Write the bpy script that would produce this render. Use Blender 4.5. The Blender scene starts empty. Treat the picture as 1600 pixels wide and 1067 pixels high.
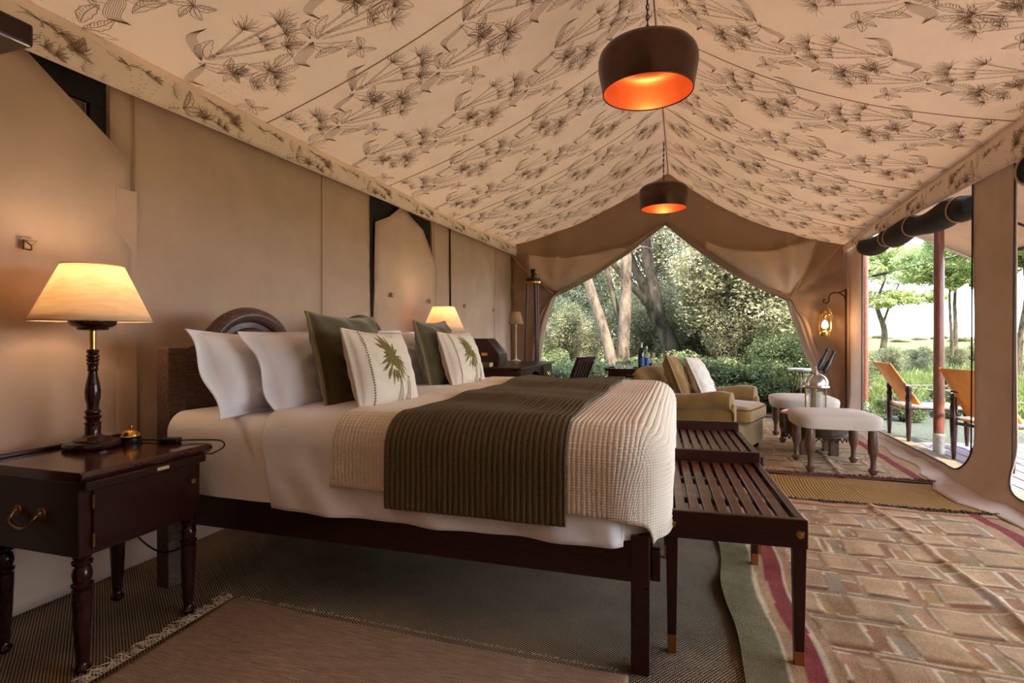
import bpy, bmesh, math, random
import numpy as np
from mathutils import Vector, Matrix, Euler, geometry, noise as mnoise

PI = math.pi
sc = bpy.context.scene
COL = sc.collection
R = random.Random(7)
NR = np.random.default_rng(11)

# ------------------------------------------------------------------ camera, world, sun, exposure
cam_d = bpy.data.cameras.new('camera')
cam = bpy.data.objects.new('camera', cam_d)
COL.objects.link(cam)
cam.location = (0, 0, 1.1)
cam.rotation_euler = (PI / 2, 0, math.radians(17.3))
cam_d.sensor_width = 36.0
cam_d.lens = 850 / 1600 * 36.0
cam_d.shift_y = -0.0053
cam_d.clip_start = 0.02
cam_d.clip_end = 2000
sc.camera = cam

world = bpy.data.worlds.new('sky')
sc.world = world
world.use_nodes = True
wn = world.node_tree
wn.nodes.clear()
wo = wn.nodes.new('ShaderNodeOutputWorld')
wb = wn.nodes.new('ShaderNodeBackground')
wt = wn.nodes.new('ShaderNodeTexCoord')
ws = wn.nodes.new('ShaderNodeSeparateXYZ')
wr = wn.nodes.new('ShaderNodeValToRGB')
wr.color_ramp.elements[0].position = 0.0
wr.color_ramp.elements[0].color = (0.95, 0.975, 1.0, 1)
wr.color_ramp.elements[1].position = 0.75
wr.color_ramp.elements[1].color = (0.46, 0.69, 1.0, 1)
wn.links.new(wt.outputs['Generated'], ws.inputs[0])
wn.links.new(ws.outputs['Z'], wr.inputs[0])
wn.links.new(wr.outputs[0], wb.inputs[0])
wb.inputs[1].default_value = 3.6
wn.links.new(wb.outputs[0], wo.inputs[0])

sun_d = bpy.data.lights.new('sun', 'SUN')
sun_d.energy = 7.0
sun_d.angle = math.radians(2.5)
sun_d.color = (1.0, 0.93, 0.8)
sun = bpy.data.objects.new('sun', sun_d)
COL.objects.link(sun)
sun.rotation_euler = (math.radians(32), math.radians(30), 0)

sc.view_settings.view_transform = 'Standard'
sc.view_settings.look = 'None'
sc.view_settings.gamma = 1.0
sc.view_settings.use_curve_mapping = False
sc.view_settings.exposure = 1.26
sc.cycles.max_bounces = 10
sc.cycles.diffuse_bounces = 6
sc.cycles.transparent_max_bounces = 12
sc.cycles.sample_clamp_indirect = 6.0
sc.cycles.caustics_reflective = False
sc.cycles.caustics_refractive = False


# ------------------------------------------------------------------ material helpers
def lin(r, g, b):
    f = lambda c: (c / 12.92) if c <= 0.04045 else ((c + 0.055) / 1.055) ** 2.4
    return (f(r / 255), f(g / 255), f(b / 255), 1.0)


class NT:
    def __init__(self, name):
        self.m = bpy.data.materials.new(name)
        self.m.use_nodes = True
        self.t = self.m.node_tree
        self.t.nodes.clear()
        self.out = self.n('ShaderNodeOutputMaterial')

    def n(self, k, **kw):
        nd = self.t.nodes.new(k)
        for a, v in kw.items():
            setattr(nd, a, v)
        return nd

    def l(self, a, b):
        self.t.links.new(a, b)

    def coord(self, scale=(1, 1, 1), rot=(0, 0, 0), kind='Object'):
        tc = self.n('ShaderNodeTexCoord')
        mp = self.n('ShaderNodeMapping')
        mp.inputs['Scale'].default_value = scale
        mp.inputs['Rotation'].default_value = rot
        self.l(tc.outputs[kind], mp.inputs[0])
        return mp.outputs[0]

    def noise(self, vec, scale=5, detail=4, rough=0.55):
        nd = self.n('ShaderNodeTexNoise')
        nd.inputs['Scale'].default_value = scale
        nd.inputs['Detail'].default_value = detail
        nd.inputs['Roughness'].default_value = rough
        self.l(vec, nd.inputs['Vector'])
        return nd.outputs['Fac']

    def wave(self, vec, scale, axis='X', dist=0.0, prof='SIN', dscale=1.0):
        nd = self.n('ShaderNodeTexWave', wave_type='BANDS', bands_direction=axis, wave_profile=prof)
        nd.inputs['Scale'].default_value = scale
        nd.inputs['Distortion'].default_value = dist
        nd.inputs['Detail Scale'].default_value = dscale
        self.l(vec, nd.inputs['Vector'])
        return nd.outputs['Fac']

    def ramp(self, fac, cols):
        nd = self.n('ShaderNodeValToRGB')
        e = nd.color_ramp.elements
        e[0].position, e[0].color = cols[0]
        e[1].position, e[1].color = cols[-1]
        for p, c in cols[1:-1]:
            x = e.new(p)
            x.color = c
        self.l(fac, nd.inputs[0])
        return nd.outputs[0]

    def mix(self, a, b, fac, mode='MIX'):
        nd = self.n('ShaderNodeMix', data_type='RGBA', blend_type=mode)
        for s, v in ((nd.inputs[0], fac), (nd.inputs[6], a), (nd.inputs[7], b)):
            if hasattr(v, 'is_output'):
                self.l(v, s)
            else:
                s.default_value = v
        return nd.outputs[2]

    def math(self, op, a, b=0.0):
        nd = self.n('ShaderNodeMath', operation=op)
        for s, v in ((nd.inputs[0], a), (nd.inputs[1], b)):
            if hasattr(v, 'is_output'):
                self.l(v, s)
            else:
                s.default_value = v
        return nd.outputs[0]

    def bump(self, h, strength=0.3, dist=0.01, normal=None):
        nd = self.n('ShaderNodeBump')
        nd.inputs['Strength'].default_value = strength
        nd.inputs['Distance'].default_value = dist
        self.l(h, nd.inputs['Height'])
        if normal is not None:
            self.l(normal, nd.inputs['Normal'])
        return nd.outputs[0]

    def pbr(self, col, rough=0.5, metal=0.0, normal=None, spec=0.5, sheen=0.0, coat=0.0, trans=0.0, emis=None, es=0.0, transl=0.0, tcol=None, ior=1.5, alpha=1.0):
        p = self.n('ShaderNodeBsdfPrincipled')
        def put(s, v):
            if hasattr(v, 'is_output'):
                self.l(v, p.inputs[s])
            else:
                p.inputs[s].default_value = v
        put('Base Color', col)
        put('Roughness', rough)
        put('Metallic', metal)
        put('Specular IOR Level', spec)
        put('Sheen Weight', sheen)
        put('Coat Weight', coat)
        p.inputs['Coat Roughness'].default_value = 0.12
        put('Transmission Weight', trans)
        put('IOR', ior)
        put('Alpha', alpha)
        if emis is not None:
            put('Emission Color', emis)
            put('Emission Strength', es)
        if normal is not None:
            self.l(normal, p.inputs['Normal'])
        res = p.outputs[0]
        if transl > 0:
            tr = self.n('ShaderNodeBsdfTranslucent')
            c = tcol if tcol is not None else col
            if hasattr(c, 'is_output'):
                self.l(c, tr.inputs[0])
            else:
                tr.inputs[0].default_value = c
            if normal is not None:
                self.l(normal, tr.inputs['Normal'])
            mx = self.n('ShaderNodeMixShader')
            mx.inputs[0].default_value = transl
            self.l(res, mx.inputs[1])
            self.l(tr.outputs[0], mx.inputs[2])
            res = mx.outputs[0]
        self.l(res, self.out.inputs[0])
        return self.m


def m_plain(name, c, rough=0.5, metal=0.0, var=0.12, nscale=8.0, bump=0.0, bscale=60, **kw):
    t = NT(name)
    v = t.coord()
    dark = tuple(x * (1 - var) for x in c[:3]) + (1,)
    lite = tuple(min(1, x * (1 + var)) for x in c[:3]) + (1,)
    col = t.ramp(t.noise(v, nscale, 4), [(0.3, dark), (0.7, lite)])
    nrm = t.bump(t.noise(v, bscale, 3), bump, 0.004) if bump else None
    return t.pbr(col, rough, metal, nrm, **kw)


def m_wood(name, c1, c2, rough=0.28, scale=(3, 3, 40), coat=0.4, ns=6.0, bump=0.06):
    t = NT(name)
    v = t.coord(scale)
    f = t.noise(v, ns, 6, 0.6)
    col = t.ramp(f, [(0.3, c1), (0.72, c2)])
    r = t.ramp(t.noise(t.coord(), 9, 3), [(0.3, (rough * .8,) * 3 + (1,)), (0.8, (rough * 1.35,) * 3 + (1,))])
    return t.pbr(col, r, 0, t.bump(f, bump, 0.003), coat=coat, spec=0.35)


def m_fabric(name, c, weave=700, var=0.08, bump=0.25, rough=0.95, sheen=0.0, transl=0.0, wr=0.0, wrs=5.0, tcol=None, nscale=4.0, c2=None):
    t = NT(name)
    v = t.coord()
    dark = tuple(x * (1 - var) for x in c[:3]) + (1,)
    lite = c2 if c2 else tuple(min(1, x * (1 + var)) for x in c[:3]) + (1,)
    col = t.ramp(t.noise(v, nscale, 5), [(0.3, dark), (0.7, lite)])
    h = t.noise(v, weave, 2)
    nrm = t.bump(h, bump, 0.001)
    if wr:
        nrm = t.bump(t.noise(v, wrs, 3, 0.5), wr, 0.03, nrm)
    return t.pbr(col, rough, 0, nrm, spec=0.2, sheen=sheen, transl=transl, tcol=tcol)


def m_glass(name, c=(1, 1, 1, 1), rough=0.02):
    t = NT(name)
    g = t.n('ShaderNodeBsdfGlass')
    g.inputs[0].default_value = c
    g.inputs['Roughness'].default_value = rough
    g.inputs['IOR'].default_value = 1.3
    tr = t.n('ShaderNodeBsdfTransparent')
    tr.inputs[0].default_value = c
    mx = t.n('ShaderNodeMixShader')
    mx.inputs[0].default_value = 0.55
    t.l(g.outputs[0], mx.inputs[1])
    t.l(tr.outputs[0], mx.inputs[2])
    t.l(mx.outputs[0], t.out.inputs[0])
    return t.m


def m_emit(name, c, s):
    t = NT(name)
    e = t.n('ShaderNodeEmission')
    e.inputs[0].default_value = c
    e.inputs[1].default_value = s
    t.l(e.outputs[0], t.out.inputs[0])
    return t.m


def m_leaf(name, c1, c2, c3, scale=2.2, transl=0.4):
    t = NT(name)
    v = t.coord()
    f = t.noise(v, scale, 6, 0.75)
    oi = t.n('ShaderNodeObjectInfo')
    f2 = t.math('ADD', f, t.math('MULTIPLY', t.math('SUBTRACT', oi.outputs['Random'], 0.5), 0.18))
    col = t.ramp(f2, [(0.3, c1), (0.5, c2), (0.7, c3)])
    return t.pbr(col, 0.42, 0, None, spec=0.5, transl=transl)


def m_bark(name, c1, c2):
    t = NT(name)
    v = t.coord((1, 1, 0.35))
    f = t.noise(v, 9, 7, 0.7)
    col = t.ramp(f, [(0.35, c1), (0.52, c2), (0.68, tuple(min(1, x * 1.5) for x in c2[:3]) + (1,))])
    return t.pbr(col, 0.95, 0, t.bump(f, 0.7, 0.03), spec=0.1)


MAT = {}
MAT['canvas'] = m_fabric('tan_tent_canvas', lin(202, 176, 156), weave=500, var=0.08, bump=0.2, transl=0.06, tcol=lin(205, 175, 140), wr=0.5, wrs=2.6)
MAT['canvas_far_shaded'] = m_fabric('far_tent_canvas_shaded', lin(164, 138, 116), weave=500, var=0.07, bump=0.2, transl=0.16, tcol=lin(205, 160, 112), wr=0.2, wrs=4)  # tent canvas again, with the gable's shade put into a darker base colour
MAT['liner'] = m_fabric('cream_roof_liner', lin(226, 206, 190), weave=600, var=0.05, bump=0.15, transl=0.185, tcol=lin(240, 218, 192), wr=0.1, wrs=3)
MAT['valance'] = m_fabric('cream_valance', lin(250, 228, 212), weave=600, var=0.04, bump=0.15)
MAT['ink'] = m_plain('brown_print_ink', lin(124, 96, 72), 0.95, spec=0.1)
MAT['seam'] = m_fabric('seam_tape', lin(178, 148, 112), transl=0.1)
MAT['piping_dark'] = m_plain('dark_zip_piping', lin(40, 34, 30), 0.8)
MAT['black_canvas'] = m_fabric('black_rolled_canvas', lin(38, 37, 37), weave=400, var=0.2, bump=0.4, rough=0.7, wr=0.3, wrs=9)
MAT['tan_strap'] = m_fabric('tan_strap', lin(185, 150, 115))
MAT['mahogany'] = m_wood('dark_mahogany', lin(30, 12, 9), lin(64, 26, 18), 0.34, (30, 3, 30), 0.12)
MAT['mahogany_x'] = m_wood('dark_mahogany_long_grain', lin(28, 11, 8), lin(62, 25, 17), 0.34, (3, 30, 30), 0.15)
MAT['mahogany_top'] = m_wood('polished_mahogany_top', lin(40, 16, 11), lin(82, 34, 24), 0.16, (3, 30, 30), 0.7)
MAT['rack_slat'] = m_wood('slat_mahogany', lin(52, 26, 18), lin(104, 58, 40), 0.33, (40, 3, 40), 0.12)
MAT['turned'] = m_wood('turned_ebony_wood', lin(26, 11, 9), lin(60, 26, 20), 0.24, (30, 30, 4), 0.3)
MAT['headboard'] = m_wood('aged_headboard_wood', lin(58, 40, 34), lin(112, 86, 74), 0.4, (20, 4, 20), 0.2, bump=0.2)
MAT['walnut'] = m_wood('worn_walnut', lin(66, 44, 34), lin(118, 84, 66), 0.4, (24, 24, 4), 0.2)
MAT['post_wood'] = m_wood('red_post_wood', lin(84, 44, 32), lin(130, 76, 56), 0.35, (14, 14, 2), 0.3)
MAT['brass'] = m_plain('polished_brass', lin(214, 172, 96), 0.22, 1.0)
MAT['brass_dull'] = m_plain('dull_brass', lin(170, 134, 84), 0.38, 1.0)
MAT['brass_tip'] = m_plain('brass_leg_tip', lin(168, 112, 60), 0.42, 0.85)
MAT['silver'] = m_plain('antique_silver', lin(190, 184, 176), 0.28, 1.0)
MAT['chrome'] = m_plain('bright_steel', lin(205, 205, 205), 0.18, 1.0)
MAT['bronze'] = m_plain('dark_bronze', lin(86, 67, 58), 0.32, 1.0, var=0.25, nscale=5)
MAT['copper_in'] = m_plain('copper_inside', lin(222, 132, 82), 0.38, 0.75, var=0.1)
MAT['black'] = m_plain('black_plastic', lin(24, 22, 22), 0.4)
MAT['iron'] = m_plain('black_iron', lin(26, 20, 18), 0.6)
MAT['ivory'] = m_plain('ivory_plate', lin(205, 186, 150), 0.4)
MAT['white_linen'] = m_fabric('white_cotton', lin(244, 245, 253), weave=900, var=0.03, bump=0.1, rough=0.85, wr=0.22, wrs=7)
MAT['sheet_linen'] = m_fabric('white_sheet', lin(240, 238, 242), weave=900, var=0.03, bump=0.1, rough=0.85, wr=0.25, wrs=5)
MAT['velvet'] = m_fabric('olive_velvet', lin(76, 68, 40), weave=300, var=0.2, bump=0.15, rough=0.75, sheen=0.5, wr=0.3, wrs=8)
MAT['velvet_pipe'] = m_fabric('olive_piping', lin(140, 126, 76), sheen=0.3)
MAT['cushion_linen'] = m_fabric('cream_cushion_linen', lin(224, 212, 192), weave=500, var=0.04, bump=0.35, wr=0.25, wrs=9)
MAT['palm_green'] = m_fabric('palm_applique', lin(120, 108, 58), weave=300, var=0.15)
MAT['stitch'] = m_plain('dark_stitching', lin(92, 80, 66), 0.9)
MAT['thread'] = m_plain('pale_embroidery', lin(172, 158, 138), 0.9)
MAT['armchair'] = m_fabric('mustard_velvet', lin(142, 112, 62), weave=250, var=0.18, bump=0.15, rough=0.8, sheen=0.35, wr=0.12, wrs=6, nscale=7)
MAT['armchair_pipe'] = m_fabric('dark_olive_cord', lin(96, 74, 40))
MAT['stripe_linen'] = None
MAT['stool'] = m_fabric('oatmeal_linen', lin(204, 190, 178), weave=500, var=0.05, bump=0.4, wr=0.15, wrs=9)
MAT['leather'] = m_plain('orange_leather', lin(224, 156, 80), 0.5, 0, var=0.1, bump=0.1, transl=0.15)
MAT['copper_top'] = m_plain('copper_tray', lin(168, 96, 74), 0.35, 0.8)
MAT['old_brass'] = m_plain('aged_brass_drum', lin(74, 58, 44), 0.5, 0.7, var=0.4, nscale=20)
MAT['glass'] = m_glass('clear_glass')
MAT['crystal'] = m_glass('crystal', (0.93, 0.95, 0.96, 1), 0.05)
MAT['candle'] = m_plain('ivory_candle', lin(236, 228, 205), 0.6, transl=0.2)
MAT['bottle'] = m_plain('dark_bottle_glass', lin(14, 18, 14), 0.08, spec=0.6)
MAT['label_blue'] = m_plain('blue_label', lin(52, 84, 150), 0.5)
MAT['foil'] = m_plain('pale_foil', lin(190, 200, 205), 0.35, 0.6)
MAT['amber'] = m_plain('amber_liquor', lin(96, 46, 18), 0.1, trans=0.3)
MAT['stone'] = m_plain('rough_stone', lin(150, 134, 112), 0.95, var=0.25, nscale=12, bump=0.6, bscale=25)
MAT['galv'] = m_plain('galvanised_sleeve', lin(176, 172, 160), 0.5, 0.5, var=0.2, nscale=30)
MAT['shade_lit'] = None
MAT['fringe'] = m_plain('pale_fringe_yarn', lin(206, 184, 156), 0.95)
MAT['fringe_dark'] = m_plain('dark_fringe_yarn', lin(84, 68, 50), 0.95)
MAT['cloudy_window'] = m_plain('greyed_window_mesh', lin(120, 112, 98), 0.8, var=0.15)


def build_special():
    # lampshade paper: lit from within by its own bulb
    t = NT('cream_lampshade')
    v = t.coord((1, 1, 6))
    col = t.ramp(t.noise(v, 14, 5), [(0.3, lin(236, 214, 182)), (0.7, lin(250, 236, 214))])
    MAT['shade_lit'] = t.pbr(col, 0.9, 0, None, spec=0.1, transl=0.5)
    # striped linen cushion
    t = NT('striped_linen')
    v = t.coord()
    f = t.wave(v, 14, 'Y', 0.6)
    col = t.ramp(f, [(0.55, lin(230, 220, 210)), (0.98, lin(206, 192, 184))])
    MAT['stripe_linen'] = t.pbr(col, 0.9, 0, t.bump(t.noise(v, 500, 2), 0.3, 0.001), spec=0.2)
    # sisal floor: diagonal basket weave
    t = NT('sisal_weave')
    v = t.coord((1, 1, 1), (0, 0, .62))
    a = t.wave(v, 34, 'X', 0.8, 'SIN', 1.5)
    b = t.wave(v, 34, 'Y', 0.8, 'SIN', 1.5)
    w = t.math('MULTIPLY', a, b)
    n1 = t.noise(v, 1.6, 4)
    n2 = t.noise(v, 160, 3)
    base = t.ramp(w, [(0.05, lin(84, 70, 58)), (0.5, lin(204, 182, 152)), (1.0, lin(236, 216, 184))])
    stain = t.ramp(n1, [(0.35, (0.55, 0.55, 0.58, 1)), (0.65, (1, 0.95, 0.85, 1))])
    col = t.mix(base, stain, 1.0, 'MULTIPLY')
    h = t.math('ADD', w, t.math('MULTIPLY', n2, 0.4))
    MAT['sisal'] = t.pbr(col, 0.95, 0, t.bump(h, 0.7, 0.004), spec=0.15)
    # jute mat
    t = NT('jute_weave')
    v = t.coord()
    w = t.math('MULTIPLY', t.wave(v, 15, 'X', 0.8), t.wave(v, 15, 'Y', 0.8))
    col = t.ramp(w, [(0.0, lin(120, 84, 44)), (0.7, lin(196, 150, 90))])
    MAT['jute'] = t.pbr(col, 0.95, 0, t.bump(w, 0.8, 0.006), spec=0.15)
    # brown handwoven rug: streaks across
    t = NT('brown_handwoven_wool')
    v = t.coord((3, 120, 1), (0, 0, 0.08))
    f = t.noise(v, 3.0, 6, 0.7)
    g = t.noise(t.coord(), 260, 3)
    f2 = t.math('ADD', t.math('MULTIPLY', f, 0.75), t.math('MULTIPLY', g, 0.25))
    col = t.ramp(f2, [(0.32, lin(112, 88, 72)), (0.5, lin(172, 140, 114)), (0.68, lin(222, 192, 164))])
    MAT['brown_rug'] = t.pbr(col, 0.98, 0, t.bump(f2, 0.9, 0.006), spec=0.1)
    # kilim: colour attribute painted by the weave pattern, wool relief on top
    t = NT('kilim_wool')
    at = t.n('ShaderNodeAttribute', attribute_name='weave')
    v = t.coord()
    g = t.noise(v, 130, 4, 0.7)
    g2 = t.noise(v, 6, 4)
    col = t.mix(at.outputs['Color'], t.ramp(g, [(0.3, (0.62, 0.6, 0.58, 1)), (0.7, (1, 1, 1, 1))]), 0.85, 'MULTIPLY')
    col = t.mix(col, t.ramp(g2, [(0.3, (0.8, 0.78, 0.72, 1)), (0.7, (1, 1, 1, 1))]), 0.8, 'MULTIPLY')
    MAT['kilim'] = t.pbr(col, 0.97, 0, t.bump(g, 0.9, 0.006), spec=0.1)
    # waffle blanket
    t = NT('cream_waffle_blanket')
    v = t.coord()
    n = t.noise(v, 300, 3)
    b = t.wave(v, 36, 'Y', 0.2)
    zz = t.wave(v, 36, 'Z', 0.2)
    h = t.math('ADD', t.math('MULTIPLY', t.math('MULTIPLY', b, zz), 0.8), t.math('MULTIPLY', n, 0.3))
    col = t.ramp(h, [(0.1, lin(222, 208, 190)), (0.8, lin(246, 238, 224))])
    MAT['blanket'] = t.pbr(col, 0.95, 0, t.bump(h, 0.45, 0.004), spec=0.15)
    t = NT('olive_corduroy')
    v = t.coord()
    n = t.noise(v, 260, 3)
    col = t.ramp(n, [(0.3, lin(78, 68, 54)), (0.7, lin(118, 104, 80))])
    MAT['throw'] = t.pbr(col, 0.9, 0, t.bump(n, 0.5, 0.003), spec=0.15)
    # outdoors
    t = NT('savanna_ground')
    v = t.coord()
    f = t.noise(v, 0.35, 8, 0.7)
    g = t.noise(t.coord((6, 1.2, 1)), 2.2, 6, 0.75)
    f2 = t.math('ADD', t.math('MULTIPLY', f, 0.55), t.math('MULTIPLY', g, 0.45))
    col = t.ramp(f2, [(0.33, lin(72, 80, 38)), (0.5, lin(106, 106, 56)), (0.66, lin(130, 124, 76))])
    MAT['ground'] = t.pbr(col, 0.95, 0, t.bump(g, 0.8, 0.08), spec=0.1)
    t = NT('forest_litter')
    v = t.coord()
    f = t.noise(v, 7, 8, 0.8)
    col = t.ramp(f, [(0.35, lin(52, 48, 36)), (0.5, lin(112, 102, 76)), (0.66, lin(170, 156, 120))])
    MAT['litter'] = t.pbr(col, 0.95, 0, t.bump(f, 1.0, 0.05), spec=0.1)
    t = NT('weathered_deck')
    v = t.coord((30, 1.5, 30))
    f = t.noise(v, 3, 6, 0.7)
    col = t.ramp(f, [(0.3, lin(100, 84, 86)), (0.7, lin(150, 132, 132))])
    MAT['deck'] = t.pbr(col, 0.75, 0, t.bump(f, 0.3, 0.004), spec=0.3)
    MAT['leaf_olive'] = m_leaf('olive_leaves', lin(58, 58, 38), lin(122, 118, 80), lin(200, 192, 150))
    MAT['leaf_green'] = m_leaf('green_leaves', lin(60, 70, 40), lin(110, 118, 70), lin(176, 178, 122))
    MAT['leaf_bright'] = m_leaf('bright_acacia_leaves', lin(110, 124, 66), lin(158, 168, 104), lin(204, 208, 152), transl=0.4)
    MAT['grass'] = m_leaf('grass_blades', lin(70, 84, 36), lin(102, 114, 54), lin(146, 144, 84), 3.0)
    MAT['bark'] = m_bark('lichen_bark', lin(58, 48, 40), lin(112, 96, 80))
    MAT['bark_dark'] = m_bark('dark_bark', lin(42, 36, 28), lin(84, 74, 58))


build_special()


# ------------------------------------------------------------------ object helpers
def link(o, parent=None):
    COL.objects.link(o)
    if parent is not None:
        o.parent = parent
    return o


def thing(name, label, cat, loc=(0, 0, 0), rz=0.0, group=None, rot=None):
    o = bpy.data.objects.new(name, None)
    o.empty_display_size = 0.05
    COL.objects.link(o)
    o.location = loc
    o.rotation_euler = rot if rot else (0, 0, rz)
    return tag(o, label, cat, group)


def tag(o, label, cat, group=None, kind=None):
    if label:
        o['label'] = label
    if cat:
        o['category'] = cat
    if group:
        o['group'] = group
    if kind:
        o['kind'] = kind
    return o


def structure(o):
    o['kind'] = 'structure'
    return o


def stuff(o):
    o['kind'] = 'stuff'
    return o


def np_mesh(name, verts, faces, mat, smooth=True):
    """verts (n,3) array, faces (m,k) array with equal k"""
    v = np.asarray(verts, dtype=np.float32)
    f = np.asarray(faces, dtype=np.int32)
    me = bpy.data.meshes.new(name)
    me.vertices.add(len(v))
    me.vertices.foreach_set('co', v.ravel())
    k = f.shape[1]
    me.loops.add(f.size)
    me.loops.foreach_set('vertex_index', f.ravel())
    me.polygons.add(len(f))
    me.polygons.foreach_set('loop_start', np.arange(0, f.size, k, dtype=np.int32))
    me.polygons.foreach_set('loop_total', np.full(len(f), k, dtype=np.int32))
    me.polygons.foreach_set('use_smooth', np.full(len(f), smooth, dtype=bool))
    me.update(calc_edges=True)
    me.validate()
    if mat is not None:
        me.materials.append(mat)
    return me


def obj(name, me, parent=None):
    return link(bpy.data.objects.new(name, me), parent)


def grid_obj(name, P, mat, parent=None, smooth=True, closed_u=False, closed_v=False):
    """P: (nu,nv,3)"""
    nu, nv = P.shape[:2]
    idx = np.arange(nu * nv).reshape(nu, nv)
    a = np.vstack([idx, idx[:1]]) if closed_u else idx
    a = np.hstack([a, a[:, :1]]) if closed_v else a
    f = np.stack([a[:-1, :-1], a[1:, :-1], a[1:, 1:], a[:-1, 1:]], -1).reshape(-1, 4)
    return obj(name, np_mesh(name, P.reshape(-1, 3), f, mat, smooth), parent)


def solidify(o, th, offset=0.0):
    m = o.modifiers.new('thickness', 'SOLIDIFY')
    m.thickness = th
    m.offset = offset
    return o


def bevel(o, w, seg=2):
    m = o.modifiers.new('bevel', 'BEVEL')
    m.width = w
    m.segments = seg
    m.limit_method = 'ANGLE'
    m.angle_limit = math.radians(40)
    return o


class MB:
    def __init__(self):
        self.v = []
        self.f = []

    def _add(self, vs, fs):
        b = len(self.v)
        self.v += [tuple(x) for x in vs]
        self.f += [tuple(i + b for i in f) for f in fs]
        return self

    def box(self, x0, x1, y0, y1, z0, z1, M=None):
        vs = [Vector((x, y, z)) for x in (x0, x1) for y in (y0, y1) for z in (z0, z1)]
        if M is not None:
            vs = [M @ v for v in vs]
        return self._add(vs, [(0, 1, 3, 2), (4, 6, 7, 5), (0, 4, 5, 1), (2, 3, 7, 6), (0, 2, 6, 4), (1, 5, 7, 3)])

    def taper(self, c0, s0, c1, s1):
        """square bar from centre c0 (half sizes s0) to c1 (half sizes s1)"""
        vs = []
        for c, s in ((c0, s0), (c1, s1)):
            for sx, sy in ((-1, -1), (1, -1), (1, 1), (-1, 1)):
                vs.append((c[0] + sx * s[0], c[1] + sy * s[1], c[2]))
        return self._add(vs, [(3, 2, 1, 0), (4, 5, 6, 7)] + [(i, (i + 1) % 4, 4 + (i + 1) % 4, 4 + i) for i in range(4)])

    def lathe(self, prof, seg=24, c=(0, 0, 0), M=None, cap=True):
        """prof: list of (r, z)"""
        vs = []
        for r, z in prof:
            for i in range(seg):
                a = 2 * PI * i / seg
                p = Vector((c[0] + r * math.cos(a), c[1] + r * math.sin(a), c[2] + z))
                vs.append(M @ p if M is not None else p)
        fs = []
        for j in range(len(prof) - 1):
            for i in range(seg):
                k = (i + 1) % seg
                fs.append((j * seg + i, j * seg + k, (j + 1) * seg + k, (j + 1) * seg + i))
        if cap:
            fs.append(tuple(range(seg - 1, -1, -1)))
            n = (len(prof) - 1) * seg
            fs.append(tuple(n + i for i in range(seg)))
        return self._add(vs, fs)

    def tube(self, pts, rad, seg=8, closed=False, flat=1.0):
        pts = [Vector(p) for p in pts]
        n = len(pts)
        if not hasattr(rad, '__len__'):
            rad = [rad] * n
        vs, fs = [], []
        up = None
        for i, p in enumerate(pts):
            if closed:
                t = (pts[(i + 1) % n] - pts[i - 1]).normalized()
            else:
                t = (pts[min(i + 1, n - 1)] - pts[max(i - 1, 0)]).normalized()
            if up is None:
                up = Vector((0, 0, 1)) if abs(t.z) < 0.9 else Vector((1, 0, 0))
            a = t.cross(up).normalized()
            b = a.cross(t).normalized()
            up = b
            for k in range(seg):
                th = 2 * PI * k / seg
                vs.append(p + a * math.cos(th) * rad[i] + b * math.sin(th) * rad[i] * flat)
        m = n if closed else n - 1
        for i in range(m):
            j = (i + 1) % n
            for k in range(seg):
                l = (k + 1) % seg
                fs.append((i * seg + k, i * seg + l, j * seg + l, j * seg + k))
        if not closed:
            fs.append(tuple(range(seg - 1, -1, -1)))
            fs.append(tuple((n - 1) * seg + k for k in range(seg)))
        return self._add(vs, fs)

    def prism(self, poly, axis, a, b):
        """extrude 2D polygon along axis 'x','y','z' from a to b"""
        def put(p, h):
            return {'x': (h, p[0], p[1]), 'y': (p[0], h, p[1]), 'z': (p[0], p[1], h)}[axis]
        n = len(poly)
        vs = [put(p, a) for p in poly] + [put(p, b) for p in poly]
        fs = [tuple(range(n - 1, -1, -1)), tuple(range(n, 2 * n))]
        fs += [(i, (i + 1) % n, n + (i + 1) % n, n + i) for i in range(n)]
        return self._add(vs, fs)

    def sphere(self, c, r, seg=12, rings=8, sc=(1, 1, 1)):
        prof = []
        for i in range(rings + 1):
            a = -PI / 2 + PI * i / rings
            prof.append((max(1e-4, math.cos(a)) * r * sc[0], math.sin(a) * r * sc[2]))
        return self.lathe(prof, seg, c)

    def build(self, name, mat, parent=None, smooth=False, bev=0.0, bseg=2, recalc=True):
        me = bpy.data.meshes.new(name)
        me.from_pydata(self.v, [], self.f)
        if recalc:
            bm = bmesh.new()
            bm.from_mesh(me)
            bmesh.ops.recalc_face_normals(bm, faces=bm.faces)
            bm.to_mesh(me)
            bm.free()
        if mat is not None:
            me.materials.append(mat)
        if smooth:
            for p in me.polygons:
                p.use_smooth = True
            me.set_sharp_from_angle(angle=math.radians(42))
        o = obj(name, me, parent)
        if bev:
            bevel(o, bev, bseg)
        return o


def copy_tree(o, parent=None):
    c = o.copy()
    COL.objects.link(c)
    c.parent = parent
    for ch in list(o.children):
        copy_tree(ch, c)
    return c


def smooth_path(pts, n=8, closed=False):
    """Catmull-Rom through points"""
    P = [Vector(p) for p in pts]
    out = []
    m = len(P)
    rng = range(m) if closed else range(m - 1)
    for i in rng:
        p0 = P[i - 1] if (closed or i > 0) else P[0] * 2 - P[1]
        p1 = P[i]
        p2 = P[(i + 1) % m]
        p3 = P[(i + 2) % m] if (closed or i + 2 < m) else P[-1] * 2 - P[-2]
        for k in range(n):
            t = k / n
            out.append(0.5 * ((2 * p1) + (p2 - p0) * t + (2 * p0 - 5 * p1 + 4 * p2 - p3) * t * t + (3 * p1 - p0 - 3 * p2 + p3) * t ** 3))
    if not closed:
        out.append(P[-1])
    return out


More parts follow.
